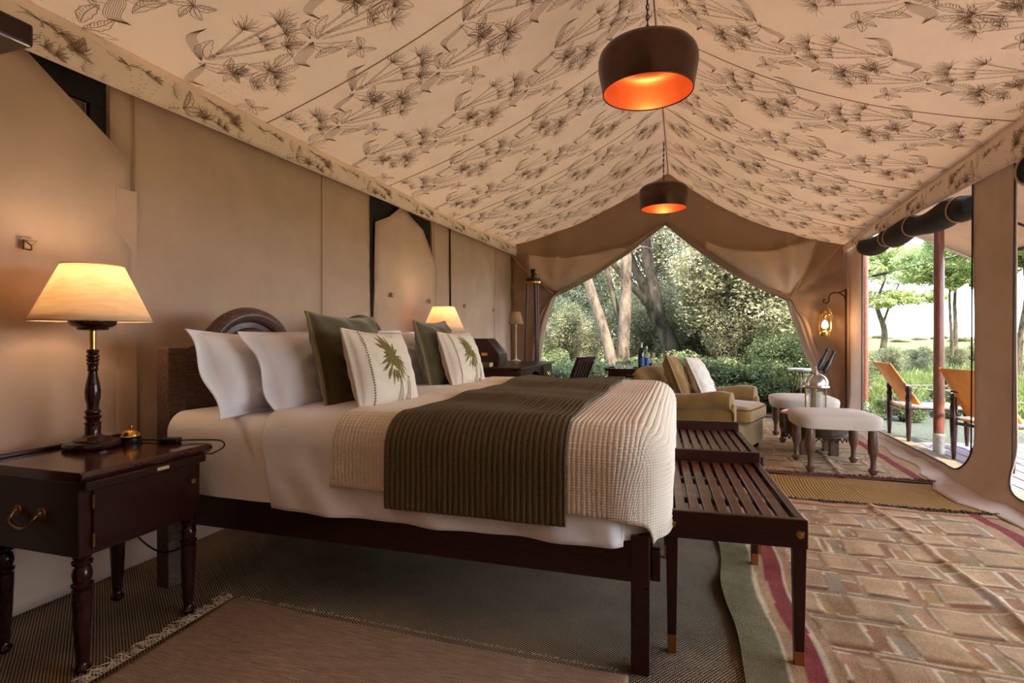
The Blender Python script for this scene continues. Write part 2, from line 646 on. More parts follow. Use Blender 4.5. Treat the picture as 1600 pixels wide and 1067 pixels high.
def patch(outline, step):
    """constrained triangulation of a simple 2D polygon with interior points"""
    pts = [Vector(p) for p in outline]
    dense = []
    n = len(pts)
    for i in range(n):
        a, b = pts[i], pts[(i + 1) % n]
        k = max(1, int((b - a).length / step))
        for j in range(k):
            dense.append(a.lerp(b, j / k))
    nb = len(dense)
    xs = [p.x for p in dense]
    ys = [p.y for p in dense]
    arr = np.array([(p.x, p.y) for p in dense])
    inner = []
    gy = min(ys) + step / 2
    row = 0
    while gy < max(ys):
        gx = min(xs) + step / 2 + (step / 2 if row % 2 else 0)
        while gx < max(xs):
            d = np.min((arr[:, 0] - gx) ** 2 + (arr[:, 1] - gy) ** 2)
            if d > (step * 0.55) ** 2:
                # point in polygon
                x2, y2 = np.roll(arr[:, 0], -1), np.roll(arr[:, 1], -1)
                c = ((arr[:, 1] > gy) != (y2 > gy))
                with np.errstate(divide='ignore', invalid='ignore'):
                    xi = (x2 - arr[:, 0]) * (gy - arr[:, 1]) / (y2 - arr[:, 1]) + arr[:, 0]
                if np.sum(c & (gx < xi)) % 2:
                    inner.append(Vector((gx, gy)))
            gx += step
        gy += step * 0.87
        row += 1
    allp = dense + inner
    edges = [(i, (i + 1) % nb) for i in range(nb)]
    r = geometry.delaunay_2d_cdt(allp, edges, [], 1, 1e-6)
    return [tuple(v) for v in r[0]], [tuple(f) for f in r[2]]


def patch_obj(name, outline, step, fn, mat, parent=None, th=0.006):
    vs, fs = patch(outline, step)
    me = bpy.data.meshes.new(name)
    me.from_pydata([fn(x, y) for x, y in vs], [], fs)
    me.materials.append(mat)
    for p in me.polygons:
        p.use_smooth = True
    o = obj(name, me, parent)
    if th:
        solidify(o, th)
    return o


def nz(x, y, z=0.0):
    return mnoise.noise((x, y, z))


# ------------------------------------------------------------------ the tent shell
RIDGE_X = -0.18


def ceil_z(x, y):
    zr = 3.40
    if x <= RIDGE_X:
        t = (RIDGE_X - x) / (RIDGE_X + 2.42)
        zl, sag = 2.40 + 0.10 * max(0, (y - 5.5) / 2.5), 0.105
    else:
        t = (x - RIDGE_X) / (2.0 - RIDGE_X)
        zl, sag = 2.27 + 0.045 * min(8 - y, 4.2), 0.16
    t = max(0.0, min(1.0, t))
    z = zr - (zr - zl) * t - sag * 4 * t * (1 - t) * (1.15 - 0.3 * t)
    ph = ((y - 1.27) / 1.455) % 1.0
    z -= 0.022 * math.sin(PI * ph) * math.sin(PI * t) ** 0.7
    z += 0.010 * nz(x * 0.9, y * 4.0, 3.1) * math.sin(PI * t) + 0.006 * nz(x * 3, y * 2.0, 7.7) * math.sin(PI * t)
    # pulled creases beside two seams
    for ys, amp in ((2.05, 0.016), (2.86, 0.014), (4.30, 0.008)):
        d = (y - ys - 0.06 * t) / 0.035
        z += amp * math.exp(-d * d) * math.sin(PI * t)
    return z


XS = [-2.62, -2.52] + [-2.42 + (RIDGE_X + 2.42) * i / 44 for i in range(45)] + [RIDGE_X + (2.0 - RIDGE_X) * i / 44 for i in range(1, 45)]
Y0T, Y1T = -1.6, 8.0
NYT = 300
ceilP = np.array([[(x, Y0T + (Y1T - Y0T) * j / NYT, ceil_z(x, Y0T + (Y1T - Y0T) * j / NYT)) for j in range(NYT + 1)] for x in XS])
ceiling = structure(grid_obj('ceiling', ceilP, MAT['liner']))
solidify(ceiling, 0.006, 1.0)

# valances that hang from both eaves
def left_val(t, y):
    zt = ceil_z(-2.42, y)
    zb = 2.205 + 0.018 * (y - 1.5)
    return (-2.42 + 0.015 * math.sin(t * PI) + 0.004 * nz(y * 3, t * 2), y, zt + (zb - zt) * t)


def right_val(t, y):
    zt = ceil_z(2.0, y)
    zb = 2.19
    return (2.0 - 0.015 * math.sin(t * PI) + 0.004 * nz(y * 3, t * 2, 5), y, zt + (zb - zt) * t)


for nm, fn in (('trim_left', left_val), ('trim_right', right_val)):
    P = np.array([[fn(i / 6, Y0T + (Y1T - Y0T) * j / 160) for j in range(161)] for i in range(7)])
    o = structure(grid_obj(nm, P, MAT['valance']))
    solidify(o, 0.006, 1.0 if nm == 'trim_left' else -1.0)
    mb = MB()
    for ys in (1.27, 2.725, 4.18, 5.635, 7.09):
        mb.tube([fn(i / 6, ys) for i in range(7)], 0.0028, 5)
    mb.tube([fn(0.86, Y0T + (Y1T - Y0T) * j / 120) for j in range(121)], 0.0018, 4)
    stuff(mb.build('stitching', MAT['seam'], o))
# seams of the roof liner
for ys in (-0.185, 1.27, 2.725, 4.18, 5.635, 7.09):
    mb = MB()
    mb.tube([(x, ys, ceil_z(x, ys) - 0.001) for x in XS], 0.004, 5)
    mb.build('seam', MAT['seam'], ceiling, True)
mb = MB()
mb.tube([(RIDGE_X, y * 0.25, ceil_z(RIDGE_X, y * 0.25) - 0.002) for y in range(-6, 33)], 0.006, 6)
mb.build('ridge_seam', MAT['seam'], ceiling, True)


# ---- the botanical print of the liner: papyrus, leaves and lilies drawn as thin flat lines
def motif():
    L = []          # (points (n,2), widths)
    rr = random.Random(5)

    def line(p, w=0.0022, n=5):
        q = smooth_path([(a, b, 0) for a, b in p], n) if len(p) > 2 else [Vector((a, b, 0)) for a, b in p]
        L.append(([(v.x, v.y) for v in q], w))

    def umbel(cx, cy, ang, r, n, spread=2.4):
        for i in range(n):
            a = ang + (i / (n - 1) - 0.5) * spread * 1.25 + rr.uniform(-.06, .06)
            q = r * rr.uniform(0.55, 1.1)
            bend = rr.uniform(-.25, .25)
            m = (cx + math.cos(a) * q * .55, cy + math.sin(a) * q * .55)
            e = (cx + math.cos(a + bend) * q, cy + math.sin(a + bend) * q)
            line([(cx, cy), m, e], 0.0019, 3)
            if i % 3 == 0:
                line([m, (m[0] + math.cos(a + .6) * q * .3, m[1] + math.sin(a + .6) * q * .3)], 0.0016)
        for i in range(6):
            a = ang + PI + rr.uniform(-1.2, 1.2)
            line([(cx, cy), (cx + math.cos(a) * r * .3, cy + math.sin(a) * r * .3)], 0.003)

    def stem(x0, y0, x1, y1):
        dx, dy = x1 - x0, y1 - y0
        ln = math.hypot(dx, dy)
        nx, ny = -dy / ln, dx / ln
        w = 0.005
        line([(x0 + nx * w, y0 + ny * w), (x1 + nx * w * .5, y1 + ny * w * .5)], 0.0024)
        line([(x0 - nx * w, y0 - ny * w), (x1 - nx * w * .5, y1 - ny * w * .5)], 0.0024)
        k = int(ln / 0.025)
        for i in range(1, k):
            t = i / k
            x, y = x0 + dx * t, y0 + dy * t
            line([(x - nx * w, y - ny * w), (x + nx * w * 1.3 + dx / ln * .008, y + ny * w * 1.3 + dy / ln * .008)], 0.0042)

    def leaf(x0, y0, x1, y1, wd, n=9, dark=True, curl=0.15):
        dx, dy = x1 - x0, y1 - y0
        ln = math.hypot(dx, dy)
        nx, ny = -dy / ln, dx / ln
        def at(t, s):
            c = curl * math.sin(PI * t) * ln
            ww = wd * math.sin(PI * min(1, t * 1.02)) ** 0.8 * (1 + .12 * math.sin(t * 23))
            return (x0 + dx * t + nx * (c + s * ww), y0 + dy * t + ny * (c + s * ww))
        for s in (-1, 1):
            line([at(i / 8, s) for i in range(9)], 0.0026, 2)
        line([at(i / 6, 0) for i in range(7)], 0.003, 2)
        for i in range(1, n):
            t = i / n
            for s in (-1, 1):
                line([at(t, 0), at(min(1, t + .1), s * .92)], 0.0018 if not dark else 0.0027)
        if dark:
            for i in range(7):
                t = .15 + .1 * i
                line([at(t, -.3), at(t + .07, -.95)], 0.006)

    def frond(x0, y0, x1, y1, bend, w, n=7):
        dx, dy = x1 - x0, y1 - y0
        ln = math.hypot(dx, dy)
        nx, ny = -dy / ln, dx / ln
        for i in range(n):
            s = (i / (n - 1) - .5) * 2
            line([(x0, y0), (x0 + dx * .35 + nx * (bend * .5 + s * w), y0 + dy * .35 + ny * (bend * .5 + s * w)),
                  (x0 + dx * .75 + nx * (bend + s * w * .8), y0 + dy * .75 + ny * (bend + s * w * .8)), (x1, y1)], 0.0021, 4)

    def lily(cx, cy, r, ang):
        for i in range(5):
            a = ang + i * 2 * PI / 5 * .8
            leaf(cx, cy, cx + math.cos(a) * r, cy + math.sin(a) * r, r * .2, 5, i % 2 == 0, .12)

    # u runs up the slope, v along the tent
    for (bx, by) in ((0.0, 0.0), (0.40, 0.20)):
        for (ex, ey) in ((.30, .155), (.345, .09), (.36, .03), (.25, -.04)):
            stem(bx + .02, by + rr.uniform(-.02, .02), bx + ex, by + ey)
            umbel(bx + ex, by + ey, math.atan2(ey, ex), .085, 26)
            if ex > .3:
                umbel(bx + ex * .72, by + ey * .72 + .02, math.atan2(ey, ex) + 1.0, .055, 13, 1.6)
        leaf(bx - .02, by, bx + .12, by + .13, .03, 8, False, .2)
        leaf(bx + .02, by + .01, bx + .13, by - .07, .032, 8, True, -.2)
    frond(.0, .0, .16, -.13, -.05, .02)
    frond(.0, .02, -.12, .13, .06, .02)
    frond(.40, .21, .29, .34, .05, .03, 9)
    frond(.40, .19, .47, .10, -.03, .014, 5)
    lily(.16, .25, .12, .3)
    leaf(.14, .24, .0, .30, .026, 10, True, .1)
    leaf(.18, .23, .30, .21, .026, 10, True, -.1)
    leaf(.10, .16, .01, .19, .02, 8, True, .2)
    lily(.03, .15, .07, 2.0)
    lily(.52, .40, .08, 1.0)
    leaf(.30, .12, .38, .19, .022, 8, True, .2)
    leaf(.34, .30, .46, .34, .024, 9, True, -.15)
    leaf(.10, .06, .03, .13, .02, 7, True, .1)
    return L


MOTIF = motif()


def ribbon_mesh(name, place, fn, off, mat, parent):
    """place: (u0, v0, flip, scale) list; fn(u,v) -> 3D point or None; builds flat ribbons"""
    V, F = [], []
    for (u0, v0, fl, s, sv) in place:
        for pts, w in MOTIF:
            q = []
            for (a, b) in pts:
                c = (u0 + a * s, v0 + fl * b * sv)
                if q:
                    k = int(math.hypot(c[0] - q[-1][0], c[1] - q[-1][1]) / .045)
                    o = q[-1]
                    for e in range(1, k + 1):
                        q.append((o[0] + (c[0] - o[0]) * e / (k + 1), o[1] + (c[1] - o[1]) * e / (k + 1)))
                q.append(c)
            n = len(q)
            P = [fn(a, b) for a, b in q]
            if any(p is None for p in P):
                continue
            base = len(V)
            for i in range(n):
                a = q[max(0, i - 1)]
                b = q[min(n - 1, i + 1)]
                dx, dy = b[0] - a[0], b[1] - a[1]
                l = math.hypot(dx, dy) or 1
                h = w * 0.5 * (0.35 if i in (0, n - 1) else 1.0)
                nx, ny = -dy / l * h, dx / l * h
                for sg in (-1, 1):
                    p = fn(q[i][0] + sg * nx, q[i][1] + sg * ny)
                    if p is None:
                        p = P[i]
                    V.append((p[0] + off[0], p[1] + off[1], p[2] + off[2]))
            for i in range(n - 1):
                F.append((base + 2 * i, base + 2 * i + 1, base + 2 * i + 3, base + 2 * i + 2))
    me = np_mesh(name, V, F, mat, False)
    return stuff(obj(name, me, parent))


LSL = 2.50     # slope length of a roof side


def roof_pt(side):
    def fn(u, v):
        t = 1 - u / LSL
        if t < 0.0 or t > 1.0 or v < 0.2 or v > 7.99:
            return None
        x = (RIDGE_X - t * (RIDGE_X + 2.42)) if side < 0 else (RIDGE_X + t * (2.0 - RIDGE_X))
        return (x, v, ceil_z(x, v))
    return fn


for side in (-1, 1):
    pl = []
    for k in range(-1, 6):
        ys = 1.27 + 1.455 * k
        for row, (dv, du) in enumerate(((0.10, 0.0), (0.82, 0.40))):
            for i in range(-1, 5):
                u = du + i * 0.80 - 0.2
                pl.append((u, ys + dv, 1, 1.30, 1.12))
    ribbon_mesh('printed_foliage', pl, roof_pt(side), (0, 0, -0.003), MAT['ink'], ceiling)
for nm, fn0, dx in (('trim_left', left_val, 0.010), ('trim_right', right_val, -0.010)):
    def vfn(u, v, fn0=fn0):
        if u < 0 or u > 0.17 or v < 0.3 or v > 7.98:
            return None
        return fn0(1 - u / 0.21, v)
    pl = [(-0.12 - 0.1 * (i % 2), 0.2 + 0.42 * i, 1, 1.0, 1.0) for i in range(20)]
    ribbon_mesh('printed_foliage', pl, vfn, (dx, 0, 0), MAT['ink'], bpy.data.objects[nm])

# ---- floor
fl = np.array([[(-2.7 + 5.0 * i / 8, -2 + 10.2 * j / 8, 0.0) for j in range(9)] for i in range(9)])
floor = structure(grid_obj('floor', fl, MAT['sisal'], smooth=False))
solidify(floor, 0.03, -1.0)

# ---- left wall with two flapped windows
WX = -2.5


def lw(y, z):
    x = WX + 0.016 * nz(y * 0.8, z * 0.6, 2) + 0.012 * nz(y * 3.2, z * 0.5, 9) + .007 * math.sin((y + z * .7) * 9 + 3 * nz(y, z)) * max(0, nz(y * .9, z * .9, 5))
    x += 0.02 * math.exp(-((y - 7.3) / .35) ** 2) * math.sin(y * 22 + z * 3) * .6
    return (x, y, z)


WIN = [(1.30, 1.83), (4.06, 5.20)]
outl = [(-1.8, 0.0), (8.0, 0.0), (8.0, 2.5), (5.20, 2.5), (5.20, 1.35), (4.06, 1.35), (4.06, 2.5), (1.83, 2.5), (1.83, 1.3), (0.45, 1.3), (0.45, 2.5), (-1.8, 2.5)]
wall_left = structure(patch_obj('wall_left', outl, 0.09, lw, MAT['canvas']))
WIN[0] = (0.45, 1.83)
structure(patch_obj('wall_left_outer', [(-1.8, -.05), (8.05, -.05), (8.05, 2.52), (-1.8, 2.52)], .5, lambda y, z: (WX - .13 + .01 * nz(y, z), y, z), MAT['canvas_far_shaded']))
for wi, (ya, yb) in enumerate(WIN):
    w = structure(obj('window_%d' % (wi + 1), None))
    w.location = (WX - 0.03, 0, 0)
    mb = MB()
    t = 0.075
    mb.box(-.012, .012, ya, yb, 2.14, 2.30)
    mb.box(-.012, .012, yb - t, yb, 1.3, 2.14)
    mb.box(-.012, .012, ya, ya + t, 1.3, 2.14)
    mb.box(-.012, .012, ya + t, yb - t, 1.3, 1.38)
    mb.build('window_frame', MAT['black_canvas'], w, bev=0.004)
    mb = MB()
    mb.box(-.028, -.02, ya + t, yb - t, 1.38, 2.14)
    mb.build('window_mesh', MAT['cloudy_window'], w)
# canvas flaps hanging in front of the windows, with folded-down corners
def flapfn(seed):
    def f(y, z):
        return (WX + 0.035 + 0.018 * nz(y * 2.2 + seed, z * 1.1, seed) + .010 * math.sin((y * .8 + z) * 11 + 2 * nz(y * 2, z * 2)) * max(0, nz(y * 1.2, z * 1.2, 8)) + 0.03 * max(0, z - 1.9) * 0.3, y, z)
    return f


tag(patch_obj('window_flap', [(0.3, 0.02), (1.90, 0.02), (1.90, 1.915), (1.38, 2.30), (0.3, 2.30)], 0.08, flapfn(1), MAT['canvas'], th=0.008),
    'large tan canvas flap over the window nearest the wardrobe, its top corner fallen open', 'tent flap')
tag(patch_obj('window_flap', [(4.02, 0.02), (5.20, 0.02), (5.22, 1.82), (4.92, 2.16), (4.50, 2.30), (4.28, 2.16), (4.03, 2.06)], 0.08, flapfn(4), MAT['canvas'], th=0.008),
    'narrower tan canvas flap over the small window above the bed, both top corners drooping', 'tent flap')
# double seam, fine seams and the dark open gap of the left wall
mb = MB()
mb.box(WX + .036, WX + .042, 1.83, 1.93, .02, 1.78)
tag(mb.build('hem_band', MAT['canvas'], wall_left, bev=.002), None, None)
for ys, rad, mt in ((3.35, .0035, 'seam'), (4.02, .010, 'piping_dark'), (5.62, .010, 'piping_dark'), (5.22, .003, 'seam'), (7.2, .003, 'seam'), (1.935, .004, 'seam')):
    mb = MB()
    mb.tube([(lw(ys, z * .1)[0] + .016, ys, z * .1) for z in range(0, 24)], rad, 6)
    mb.build('seam', MAT[mt], wall_left, True)

# ---- far gable wall with a wide opening between two tied back curtains
def roof_line(x):
    return ceil_z(x, 7.99) + 0.02


openL = [(-0.214, 2.668), (-0.45, 2.49), (-0.703, 2.30), (-1.0, 2.115), (-1.258, 1.948), (-1.55, 1.80), (-1.787, 1.696), (-1.85, 1.50), (-1.925, 1.245), (-2.0, .90), (-2.055, .518), (-2.10, 0.0)]
openR = [(-0.214, 2.668), (0.04, 2.43), (0.299, 2.21), (0.54, 2.03), (0.792, 1.866), (1.06, 1.69), (1.328, 1.569), (1.36, 1.40), (1.42, 1.227), (1.52, .92), (1.633, .637), (1.70, .35), (1.75, 0.0)]


def bell(x, c, w):
    return math.exp(-((x - c) / w) ** 2)


def far_y(x, z):
    y = 7.97
    # radiating folds toward the tie points
    for tx, tz, sg in ((-1.787, 1.70, -1), (1.328, 1.57, 1)):
        dx, dz = x - tx, z - tz
        r = math.hypot(dx, dz)
        a = math.atan2(dz, dx * sg)
        if r < 2.2 and x * sg > -0.3:
            y -= 0.035 * math.sin(a * 9 + nz(a * 2, r, sg) * 2.2) * math.exp(-((r - 0.55) / 0.75) ** 2)
            y -= 0.05 * bell(r, 0.28, 0.3)
    y -= 0.02 * nz(x * 2.2, z * 1.6, 4.4)
    return y


def farfn(x, z):
    return (x, far_y(x, z), z)


top = [(x, roof_line(x)) for x in [-2.46 + (4.5) * i / 40 for i in range(41)]]
outlF = [(-2.5, 0.0)] + [(-2.5, 2.5)] + top + [(2.12, 2.22), (2.16, 2.15), (2.16, 0.0)] + list(reversed(openR)) + openL[1:]
wall_back = structure(patch_obj('wall_back', outlF, 0.075, farfn, MAT['canvas_far_shaded'], th=0.008))


def edge_roll(name, pts, side, label):
    """curtain edge gathered along the opening: a fat rolled band with lengthwise folds"""
    path = smooth_path([(x, 0, z) for x, z in pts], 6)
    n = len(path)
    P = np.zeros((n, 11, 3))
    for i, p in enumerate(path):
        t = (path[min(i + 1, n - 1)] - path[max(i - 1, 0)]).normalized()
        nx, nzv = (t.z, -t.x)
        if nx * side < 0:
            nx, nzv = -nx, -nzv
        q = i / (n - 1)
        tie = 6.0 / (len(pts) - 1)
        w = 0.17 * (1 - 0.72 * bell(q, tie, 0.10)) * min(1, 0.25 + q * 3)
        for j in range(11):
            s = j / 10
            d = w * s
            b = 0.075 * math.sin(PI * s) ** 0.7 + 0.018 * math.sin(s * 15 + q * 5)
            P[i, j] = (p.x + nx * d, far_y(p.x, p.z) - 0.012 - b, p.z + nzv * d)
    o = grid_obj('door_curtain', P, MAT['canvas_far_shaded'])
    solidify(o, 0.008)
    return tag(o, label, 'curtain')


cl = edge_roll('l', openL, -1, 'left canvas door curtain swept back and tied beside the tripod')
cr = edge_roll('r', openR, 1, 'right canvas door curtain swept back and tied beside the hanging lantern')
# loose inner flaps hanging over the curtains
def flap2(pts, label, sg):
    def f(x, z):
        return (x, far_y(x, z) - 0.14 - 0.03 * math.sin(x * 5 + z * 7) * .6 - .03 * bell(z, 1.95, .2), z)
    o = patch_obj('canvas_flap', pts, 0.06, f, MAT['canvas'], th=0.008)
    mb = MB()
    ring = smooth_path([(a, b, 0) for a, b in pts], 4, True)
    mb.tube([f(p.x, p.y) for p in ring], .009, 6, True)
    mb.build('hem', MAT['seam'], o, True)
    return tag(o, label, 'tent flap')


flap2([(-2.18, 2.31), (-1.9, 2.27), (-1.6, 2.25), (-1.25, 2.28), (-0.85, 2.36), (-0.72, 2.33), (-1.0, 2.16), (-1.26, 2.0), (-1.55, 1.85), (-1.75, 1.77), (-1.95, 1.86), (-2.16, 1.98)], 'left loose inner flap drooping over the swept back canvas curtain', -1)
flap2([(0.31, 2.39), (0.55, 2.29), (0.85, 2.22), (1.1, 2.22), (1.4, 2.28), (1.66, 2.335), (1.60, 2.10), (1.46, 1.82), (1.34, 1.63), (1.05, 1.76), (.78, 1.95), (.42, 2.22), (.33, 2.28)], 'right loose inner flap sagging over the swept back canvas curtain', 1)
for pts, lb in (([(-2.46, 7.85, 2.32), (-2.2, 7.8, 2.06), (-1.80, 7.80, 1.72)], 'tan canvas strap tying the left curtain back toward the corner'),
                ([(1.95, 7.85, 2.26), (1.66, 7.8, 1.95), (1.34, 7.80, 1.60)], 'tan canvas strap tying the right curtain back toward the eave')):
    mb = MB()
    mb.tube(smooth_path(pts, 5), .016, 6, flat=.35)
    tag(mb.build('tie_strap', MAT['tan_strap'], None, True), lb, 'strap')
for x in (-.25, -.14):
    mb = MB()
    mb.tube([(x, 7.86, 3.3), (x, 7.85, 2.72)], .004, 5)
    mb.build('cord', MAT['tan_strap'], wall_back, True)
# near end wall (behind the camera)
patch_n = [(-2.5, 0), (2.1, 0), (2.1, 2.3), (-.18, 3.4), (-2.5, 2.45)]
wall_front = structure(patch_obj('wall_front', patch_n, 0.4, lambda x, z: (x, -1.6 + .02 * nz(x, z), z), MAT['canvas']))

# ---- right wall: comb of canvas posts and a low sill between big openings with round lower corners
def rcorner(y, z, r, a0, a1, n=7):
    return [(y + r * math.cos(math.radians(a0 + (a1 - a0) * i / n)), z + r * math.sin(math.radians(a0 + (a1 - a0) * i / n))) for i in range(n + 1)]


ZS = 0.10
out = [(8.0, 0.0), (8.0, 2.3), (7.30, 2.3)]
out += rcorner(7.30 - .16, ZS + .16, .16, 0, -90)
out += rcorner(4.76 + .16, ZS + .16, .16, -90, -180)
out += [(4.76, 2.3), (4.24, 2.3)]
out += rcorner(4.24 - .18, ZS + .18, .18, 0, -90)
out += rcorner(1.1 + .18, ZS + .18, .18, -90, -180)
out += [(1.1, 2.3), (-1.6, 2.3), (-1.6, 0.0)]


def rwfn(y, z):
    x = 2.03 + .010 * nz(y * 3, z * .8, 3)
    f = max(0.0, 1 - z / 0.42)
    col = bell(y, 4.5, .5)
    x -= 0.16 * f ** 2 * (0.35 + .65 * col)
    x += 0.022 * f * math.sin(y * 16 + 1.2 * z) * col + .01 * f * nz(y * 9, z * 4, 6)
    return (x, y, z)


wall_right = structure(patch_obj('wall_right', out, 0.06, rwfn, MAT['canvas'], th=0.008))
for seg in (out[2:20], out[20:37]):
    mb = MB()
    mb.tube([(rwfn(a, b)[0] - .008, a, b) for a, b in seg], .005, 6)
    mb.build('zip_piping', MAT['piping_dark'], wall_right, True)
# skirt of canvas lying on the floor along the right wall
P = np.zeros((80, 7, 3))
for i in range(80):
    y = -1.0 + 9.0 * i / 79
    col = bell(y, 4.4, .5)
    wv = .03 * nz(y * 2.5, 1.0) + .02 * math.sin(y * 9)
    for j in range(7):
        s = j / 6
        P[i, j] = (rwfn(y, .03)[0] - s * (.12 + .07 * col + wv), y, .03 * (1 - s) + .012 + .012 * (1 - s) * math.sin(y * 14 + s * 3))
o = structure(grid_obj('trim_floor_skirt', P, MAT['canvas']))
solidify(o, .006)


def rolled_flap(y0, y1, z0, z1, label, straps):
    t = thing('rolled_window_flap', label, 'tent flap', (2.05, y0, z0))
    n = 40
    pts, rad = [], []
    for i in range(n + 1):
        s = i / n
        sag = -.035 * abs(math.sin(PI * s * len(straps) * .7))
        pts.append((0.02 * math.sin(s * 9), (y1 - y0) * s, (z1 - z0) * s + sag))
        rad.append(.098 + .010 * math.sin(s * 17) - .02 * (s < .02) - .02 * (s > .98))
    mb = MB()
    mb.tube(pts, rad, 18)
    mb.build('roll', MAT['black_canvas'], t, True)
    for s in straps:
        k = int(s * n)
        c = Vector(pts[k])
        ring = [(c.x + math.cos(a) * (rad[k] + .006), c.y + .02 * math.sin(a * 2), c.z + math.sin(a) * (rad[k] + .006)) for a in [2 * PI * i / 20 for i in range(20)]]
        mb = MB()
        mb.tube(ring, .011, 6, True, flat=.5)
        mb.build('strap', MAT['tan_strap'], t, True)
    return t


rolled_flap(7.32, 4.86, 2.15, 2.10, 'rolled black window flap under the eave, between far corner and canvas column', (.02, .30, .42, .62, .94))
rolled_flap(4.16, 1.2, 2.12, 2.12, 'rolled black window flap nearest the camera, right of the canvas column', (.04, .3, .6, .9))

# ---- outer fly over the deck with its poles
fly = tag(patch_obj('awning', [(2.06, -1), (3.22, -1), (3.22, 7.5), (2.06, 7.5)], .25, lambda x, y: (x, y, 2.60 - (x - 2.06) * .54 + .02 * nz(x * 2, y)), MAT['canvas'], th=.008),
          'tan canvas awning sloping down outside over the wooden deck', 'awning')
mb = MB()
mb.tube([(2.06, 7.5, 2.585), (3.22, 7.5, 1.96)], .022, 8)
mb.build('edge_pole', MAT['galv'], fly, True)
mb = MB()
mb.tube([(3.22, y, 1.965) for y in (7.5, 4, 1, -1)], .014, 8)
mb.build('hem', MAT['piping_dark'], fly, True)
mb = MB()
mb.tube([(2.4, 6.0, 2.36), (3.2, 6.0, 1.94)], .012, 6)
mb.build('strap', MAT['piping_dark'], fly, True)
mb = MB()
mb.tube([(2.1, 4.1, 2.53), (3.2, 4.1, 1.95)], .016, 6)
mb.build('strap', MAT['piping_dark'], fly, True)

for (x, y), lb in (((2.413, 8.586), 'slim reddish wooden pole just outside the far right tent corner'), ((2.347, 6.172), 'stout reddish wooden pole on the deck in front of the camp chairs')):
    t = thing('tent_pole', lb, 'pole', (x, y, 0), 0, 'awning poles')
    mb = MB()
    mb.lathe([(.036, 0.02), (.036, 2.38)] if y > 8 else [(.044, .02), (.042, 2.38)], 16)
    mb.build('shaft', MAT['post_wood'], t, True)
    mb = MB()
    mb.lathe([(.047, -.02), (.047, .17), (.043, .172)], 16)
    mb.build('metal_sleeve', MAT['galv'], t, True)
t = thing('guy_rope', 'thin dark guy rope running from the far pole out to the awning corner', 'rope', (2.42, 8.5, 1.9))
mb = MB()
mb.tube([(0, 0, .0), (1.0, -1.5, .2)], .006, 5)
mb.build('rope', MAT['piping_dark'], t, True)
mb = MB()
mb.tube([(0.04, -.06, .008), (.16, -.24, .032)], .018, 6)
mb.build('toggle', MAT['iron'], t, True)


# ------------------------------------------------------------------ wall hooks
def wall_hook(y, z, label, s=1.0):
    t = thing('wall_hook', label, 'hook', (WX + .05, y, z), 0, 'brass hooks on the tent wall')
    mb = MB()
    mb.box(-.004, .004, -.028 * s, -.008 * s, -.058 * s, 0)
    mb.build('tab', MAT['tan_strap'], t)
    mb = MB()
    mb.tube([(0.012, -.03 * s, 0), (.012, .05 * s, 0), (.016, .01 * s, -.035 * s)], .0032, 6, True)
    mb.tube([(.016, .01 * s, -.035 * s), (.02, .01 * s, -.062 * s)], .0032, 6)
    mb.build('wire_ring', MAT['brass_dull'], t, True)
    mb = MB()
    mb.tube([(0.012, -.03 * s, 0), (.012, -.03 * s, -.06 * s), (.012, .015 * s, -.062 * s)], .003, 6)
    mb.build('pin', MAT['iron'], t, True)


wall_hook(1.47, 1.475, 'largest brass triangle hook on the canvas wall, above the nearest table lamp', .6)
wall_hook(4.27, 1.48, 'small brass hook on the canvas flap above the bed, left of its pair', .6)
wall_hook(5.02, 1.47, 'small brass hook on the canvas flap above the bed, right of its pair', .6)
wall_hook(5.95, 1.47, 'brass hook on the wrinkled canvas just past the lit bedside lamp', .6)
wall_hook(7.0, 1.47, 'farthest brass hook on the left canvas wall, over the small desk lamp', .6)


# ------------------------------------------------------------------ bed
BX0, BX1, BY0, BY1 = -2.12, -0.075, 1.80, 3.78
ZTOP = 0.765
bed = thing('double_bed', 'dark wooden double bed frame with a double arched headboard', 'bed', (0, 0, 0))
for nm, b in (('side_rail', (-2.15, -.105, 1.825, 1.86, .29, .452)), ('side_rail', (-2.15, -.105, 3.72, 3.755, .29, .452)), ('foot_rail', (-.125, -.09, 1.86, 3.72, .29, .44)), ('slat_base', (-2.1, -.13, 1.87, 3.71, .40, .43))):
    mb = MB()
    mb.box(*b)
    mb.build(nm, MAT['mahogany_x'], bed, bev=.004)
for x, y in ((-.128, 1.835), (-.128, 3.745)):
    mb = MB()
    mb.box(x - .03, x + .03, y - .03, y + .03, 0, .45)
    mb.build('leg', MAT['mahogany'], bed, bev=.004)
mb = MB()
mb.box(-.095, -.065, 1.83, 1.865, .30, .40)
mb.build('rail_peg', MAT['mahogany'], bed, bev=.003)
